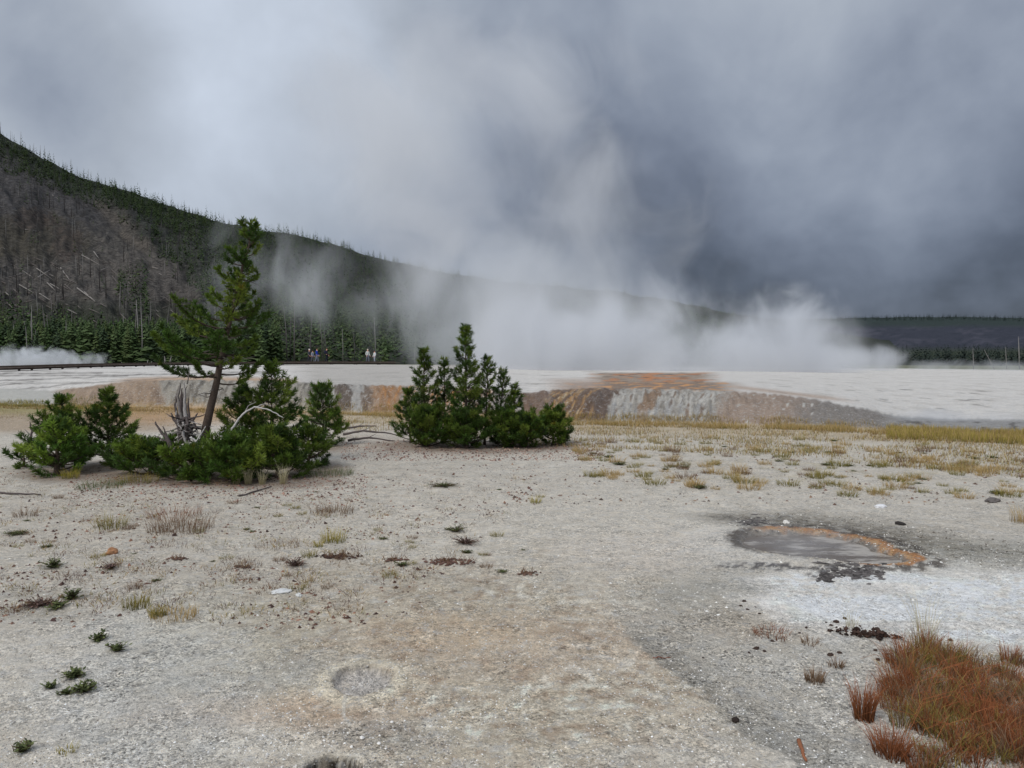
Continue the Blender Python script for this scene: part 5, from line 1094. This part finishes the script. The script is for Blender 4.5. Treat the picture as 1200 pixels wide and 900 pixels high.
# ------------------------------------------------------------------ people
def skin_obj(name, verts, edges, radii, col, parent, mat, levels=1, rootv=0):
    me = bpy.data.meshes.new(name); me.from_pydata(verts, edges, []); o = link(name, me, parent); md = o.modifiers.new('skin', 'SKIN'); md.use_smooth_shade = True
    for i, r in enumerate(radii): me.skin_vertices[0].data[i].radius = (r, r) if not isinstance(r, tuple) else r; me.skin_vertices[0].data[i].use_root = (i == rootv)
    if levels: sb = o.modifiers.new('sub', 'SUBSURF'); sb.levels = levels; sb.render_levels = levels
    me.materials.append(mat); return o
def plain_mat(name, c, rough=.85):
    m_, n_ = mat_new(name); p_ = n_.n('ShaderNodeTexCoord').outputs['Object']; k = n_.math('MULTIPLY_ADD', n_.noise(p_, 9, 3), .4, .8); base = n_.vm('SCALE', n_.n('ShaderNodeCombineXYZ', i={0: float(c[0]), 1: float(c[1]), 2: float(c[2])}).outputs[0])
    n_.t.links.new(k, base.inputs[3]); pbsdf(n_, base.outputs[0], rough, .2); return m_
M_SKIN = plain_mat('skin', L_(196, 150, 126), .6)
def person(label, u, Y, top, legs, hat=None, rz=0, H=1.72, stride=.18, armb=.15, pack=None):
    x = (u - 600) / F * Y; root = bpy.data.objects.new('person', None); COL.objects.link(root); sb_ = np.array([x, Y, 0]); s_near = min(np.linspace(0, Ltot, 400), key=lambda s: np.linalg.norm((bwp(s) - sb_)[:2]))
    root.location = (x, Y, bwp(s_near)[2] + .30); root.rotation_euler = (0, 0, rz); root.scale = (H / 1.75,) * 3; tag(root, label, 'person')
    V = [(0, 0, .95), (0, .01, 1.12), (0, .01, 1.30), (0, .02, 1.44), (0, -.01, 1.53), (0, -.02, 1.60), (0, -.02, 1.72)]; Rd = [(.15, .11), (.13, .10), (.16, .115), (.10, .085), (.055, .055), (.075, .085), (.06, .075)]; E = [(0, 1), (1, 2), (2, 3), (3, 4), (4, 5), (5, 6)]
    Lg = {}
    for sg in (-1, 1):
        st = stride * sg; i = len(V); V += [(sg * .10, 0, .88), (sg * .11, -st * .4 - .02, .48), (sg * .11, -st + .05, .09), (sg * .12, -st - .12, .04)]; Rd += [.085, .058, .042, .04]; E += [(0, i), (i, i + 1), (i + 1, i + 2), (i + 2, i + 3)]; Lg[sg] = i
        j = len(V); V += [(sg * .19, .01, 1.40), (sg * .25, armb * .1 + .02, 1.13), (sg * .24, -armb - .05, .90), (sg * .235, -armb - .10, .82)]; Rd += [.055, .042, .032, (.036, .02)]; E += [(3, j), (j, j + 1), (j + 1, j + 2), (j + 2, j + 3)]
        hx, hy, hz = V[-1]
        for f in range(4): q = len(V); V += [(hx + sg * .005, hy - .022 + f * .014, hz - .04 - (.008 if f in (1, 2) else 0)), (hx - sg * .006, hy - .024 + f * .014, hz - .075)]; Rd += [.008, .007]; E += [(q - 1 if False else j + 3, q), (q, q + 1)]
        q = len(V); V += [(hx - sg * .015, hy - .04, hz - .005), (hx - sg * .018, hy - .05, hz - .035)]; Rd += [.009, .008]; E += [(j + 3, q), (q, q + 1)]
    body = skin_obj('body', V, E, Rd, None, root, M_SKIN)
    # clothing as slightly wider shells over the same skeleton
    MT = plain_mat('jacket_cloth', top); ML = plain_mat('trouser_cloth', legs)
    Vj = [(0, 0, .88), (0, .01, 1.12), (0, .01, 1.30), (0, .02, 1.455)]; Rj = [(.175, .135), (.155, .125), (.185, .14), (.11, .10)]; Ej = [(0, 1), (1, 2), (2, 3)]
    for sg in (-1, 1): j = len(Vj); Vj += [(sg * .19, .01, 1.40), (sg * .25, armb * .1 + .02, 1.13), (sg * .24, -armb - .04, .91)]; Rj += [.072, .06, .048]; Ej += [(3, j), (j, j + 1), (j + 1, j + 2)]
    skin_obj('jacket', Vj, Ej, Rj, None, root, MT)
    Vt = [(0, 0, .97)]; Rt = [(.16, .125)]; Et = []
    for sg in (-1, 1): i = len(Vt); a = Lg[sg]; Vt += [V[a], V[a + 1], V[a + 2]]; Rt += [.105, .078, .062]; Et += [(0, i), (i, i + 1), (i + 1, i + 2)]
    skin_obj('trousers', Vt, Et, Rt, None, root, ML)
    for sg in (-1, 1):
        f = V[Lg[sg] + 3]; m = MB(); rock_mb(m, (f[0], f[1] + .06, .045), .14, L_(60, 56, 54), 5, (.38, 1.0, .36), 2); m.build('shoe', M_CLOTH, root)
    m = MB(); rock_mb(m, (0, -.015, 1.70), .105, np.array(hat if hat is not None else L_(70, 54, 42)), 3, (.85, 1.0, .82), 2); m.build('cap' if hat is not None else 'hair', M_CLOTH, root)
    if hat is not None: m = MB(); rock_mb(m, (0, -.12, 1.69), .08, np.array(hat), 4, (.9, 1.0, .14), 2); m.build('cap_brim', M_CLOTH, root)
    m = MB(); m.tube([(0, -.095, 1.66), (0, -.118, 1.635)], [.008, .013], 6, L_(190, 140, 116))
    for sg in (-1, 1): rock_mb(m, (sg * .03, -.098, 1.665), .009, L_(40, 34, 30), 2, (1, .5, .7), 1); m.tube([(sg * .082, -.02, 1.66), (sg * .088, -.01, 1.63)], [.014, .012], 6, L_(196, 146, 122))
    m.tube([(-.022, -.098, 1.60), (.022, -.098, 1.60)], [.005, .005], 5, L_(150, 84, 76)); m.build('face', M_CLOTH, root)
    if pack is not None: m = MB(); rock_mb(m, (0, .2, 1.24), .2, np.array(pack), 8, (.75, .55, 1.1), 2); m.build('backpack', M_CLOTH, root)
    return root
person('visitor with a white cap and dark clothes, leftmost on the boardwalk', 362.5, 94.6, L_(60, 62, 70), L_(50, 50, 56), hat=L_(214, 210, 204), rz=1.4, H=1.66)
person('walking visitor in a pale grey top just left of the blue jacket', 366.5, 95.6, L_(140, 146, 156), L_(96, 98, 106), rz=1.2, H=1.5)
person('walking visitor in a bright blue jacket', 371.5, 95.0, L_(34, 58, 150), L_(120, 124, 140), rz=1.5, H=1.74)
person('visitor in dark navy clothes right of the blue jacket', 383, 95.8, L_(30, 32, 48), L_(34, 36, 48), rz=1.9, H=1.8, pack=L_(40, 42, 56))
person('taller visitor in a pale top, left of the far pair in the steam', 431, 97.0, L_(176, 180, 176), L_(96, 100, 112), hat=L_(196, 188, 176), rz=.6, H=1.7)
person('shorter visitor in pale clothes, right of the far pair in the steam', 439, 97.4, L_(184, 186, 186), L_(140, 146, 156), rz=-.7, H=1.5)

# ------------------------------------------------------------------ steam
def steam(name, label, loc, size, density, nscale, thr, seed=0, tilt=0.0, soft=.9, zfall=0.0, detail=5, rot=0.0, aniso=.2, lump=.22, wid=.22, zs=.6):
    """closed lumpy body filled with scattering vapour; density fades to nothing before the body's skin"""
    m = MB(); rock_mb(m, (0, 0, 0), 1.0, (1, 1, 1), seed, (1, 1, 1), 0)
    v = np.vstack(m.v); k = 24; az = np.linspace(0, 2 * math.pi, k, endpoint=False); el = np.linspace(-math.pi / 2, math.pi / 2, 13)[1:-1]
    V = [(math.cos(e) * math.cos(a), math.cos(e) * math.sin(a), math.sin(e)) for e in el for a in az] + [(0, 0, -1), (0, 0, 1)]; n = len(el)
    q = [(i * k + j, i * k + (j + 1) % k, (i + 1) * k + (j + 1) % k, (i + 1) * k + j) for i in range(n - 1) for j in range(k)]
    t = [((j + 1) % k, j, n * k) for j in range(k)] + [((n - 1) * k + j, (n - 1) * k + (j + 1) % k, n * k + 1) for j in range(k)]
    V = np.array(V) * 1.02; V[:, 0] += tilt * V[:, 2]
    me = mesh_np(name, V, [np.array(q), np.array(t)]); mt, n_ = mat_new('steam_vapour')
    oc = n_.n('ShaderNodeTexCoord').outputs['Object']; sp_ = n_.n('ShaderNodeSeparateXYZ', i={0: oc}).outputs
    ux = n_.math('SUBTRACT', sp_[0], n_.math('MULTIPLY', sp_[2], tilt)); cvec = n_.n('ShaderNodeCombineXYZ', i={0: ux, 1: sp_[1], 2: sp_[2]}).outputs[0]
    wp = n_.n('ShaderNodeNewGeometry').outputs['Position']; wp2 = n_.vm('MULTIPLY', n_.vm('ADD', wp, (seed * 13.1, seed * 7.7, seed * 3.3)).outputs[0], (1, 1, zs)).outputs[0]
    r = n_.vm('LENGTH', cvec).outputs['Value']
    nz_ = n_.noise(wp2, nscale, detail, .58, .8)
    shape = n_.math('MULTIPLY', n_.ss(r, 1.0, 1 - soft, 0, 1), 1.0)
    big_ = n_.noise(wp2, nscale * .35, 2, .5, .3)
    e = n_.math('ADD', n_.math('ADD', n_.math('MULTIPLY', nz_, .6), n_.math('MULTIPLY', big_, .4)), n_.math('MULTIPLY', n_.math('SUBTRACT', shape, .5), lump))
    if zfall: e = n_.math('ADD', e, n_.ss(sp_[2], .9, -.8, -abs(zfall), abs(zfall) * .6))
    d = n_.math('MULTIPLY', n_.ss(e, thr, thr + wid), n_.ss(shape, 0.0, .35))
    d = n_.math('MULTIPLY', d, density)
    pv = n_.n('ShaderNodeVolumePrincipled', i={'Color': (.97, .98, 1, 1), 'Density': d, 'Anisotropy': aniso}); n_.n('ShaderNodeOutputMaterial', i={1: pv.outputs[0]})
    me.materials.append(mt); mt.volume_intersection_method if hasattr(mt, 'volume_intersection_method') else None
    o = link(name, me, loc=loc, rot=(0, 0, rot), scale=size); tag(o, label, 'steam', kind='stuff'); return o
def steam_px(label, u, v, Y, wpx, hpx, depth, density, nscale, thr, **kw):
    """centre and half sizes as seen from the photograph, placed at its own distance Y"""
    return steam('steam', label, (float((u - 600) / F * Y), Y, float(elev(v, Y))), (wpx / F * Y, depth, hpx / F * Y), density, nscale, thr, **kw)
steam_px('dense white steam bank rising from the far pools', 735, 385, 66, 290, 175, 11, .36, .19, .45, seed=31, zfall=.16, soft=1.0, wid=.20, detail=7, lump=.12, tilt=-.25)
steam_px('white steam billowing at the right end of the bank', 890, 378, 64, 155, 125, 6, .46, .24, .465, seed=32, zfall=.20, tilt=-.35, wid=.20, detail=7, lump=.12, soft=1.0)
steam_px('white steam rising beside the top of the middle clump', 600, 365, 62, 110, 140, 5, .36, .22, .46, seed=33, zfall=.16, tilt=-.3, wid=.20, detail=7, lump=.15, soft=1.0)
steam_px('thin steam spreading right along the white flat', 975, 421, 84, 125, 28, 8, .24, .25, .43, seed=3)
steam_px('tall drifting steam column above the bank', 590, 190, 74, 330, 300, 10, .12, .11, .45, seed=4, tilt=-.4, soft=1.0, zs=.8, wid=.17, detail=8, lump=.14)
steam_px('steam drifting across the slope behind the middle clump', 570, 350, 112, 330, 115, 12, .11, .10, .43, seed=5, detail=6, wid=.18)
steam_px('faint steam drifting up the slope behind the leaning pine', 310, 325, 118, 150, 125, 10, .11, .11, .455, seed=6, tilt=.15, soft=1.0, detail=6)
steam_px('low puffs of white steam at the left before the pines', 45, 420, 122, 120, 30, 4, .65, .40, .455, seed=10, zfall=.14, zs=1, wid=.15)
steam_px('low mist trailing along the right edge of the flat', 1120, 430, 108, 130, 14, 5, .14, .3, .42, seed=15, zs=1)
steam_px('grey mist over the creek at the right', 1110, 492, 22.5, 130, 20, 1.2, .60, 1.1, .41, seed=16, zs=1)
steam('steam', 'faint low vapour over the small hot spring', (SP[0] - .1, SP[1] - .3, .12), (1.1, .7, .22), .45, 2.2, .44, seed=18, zs=1)
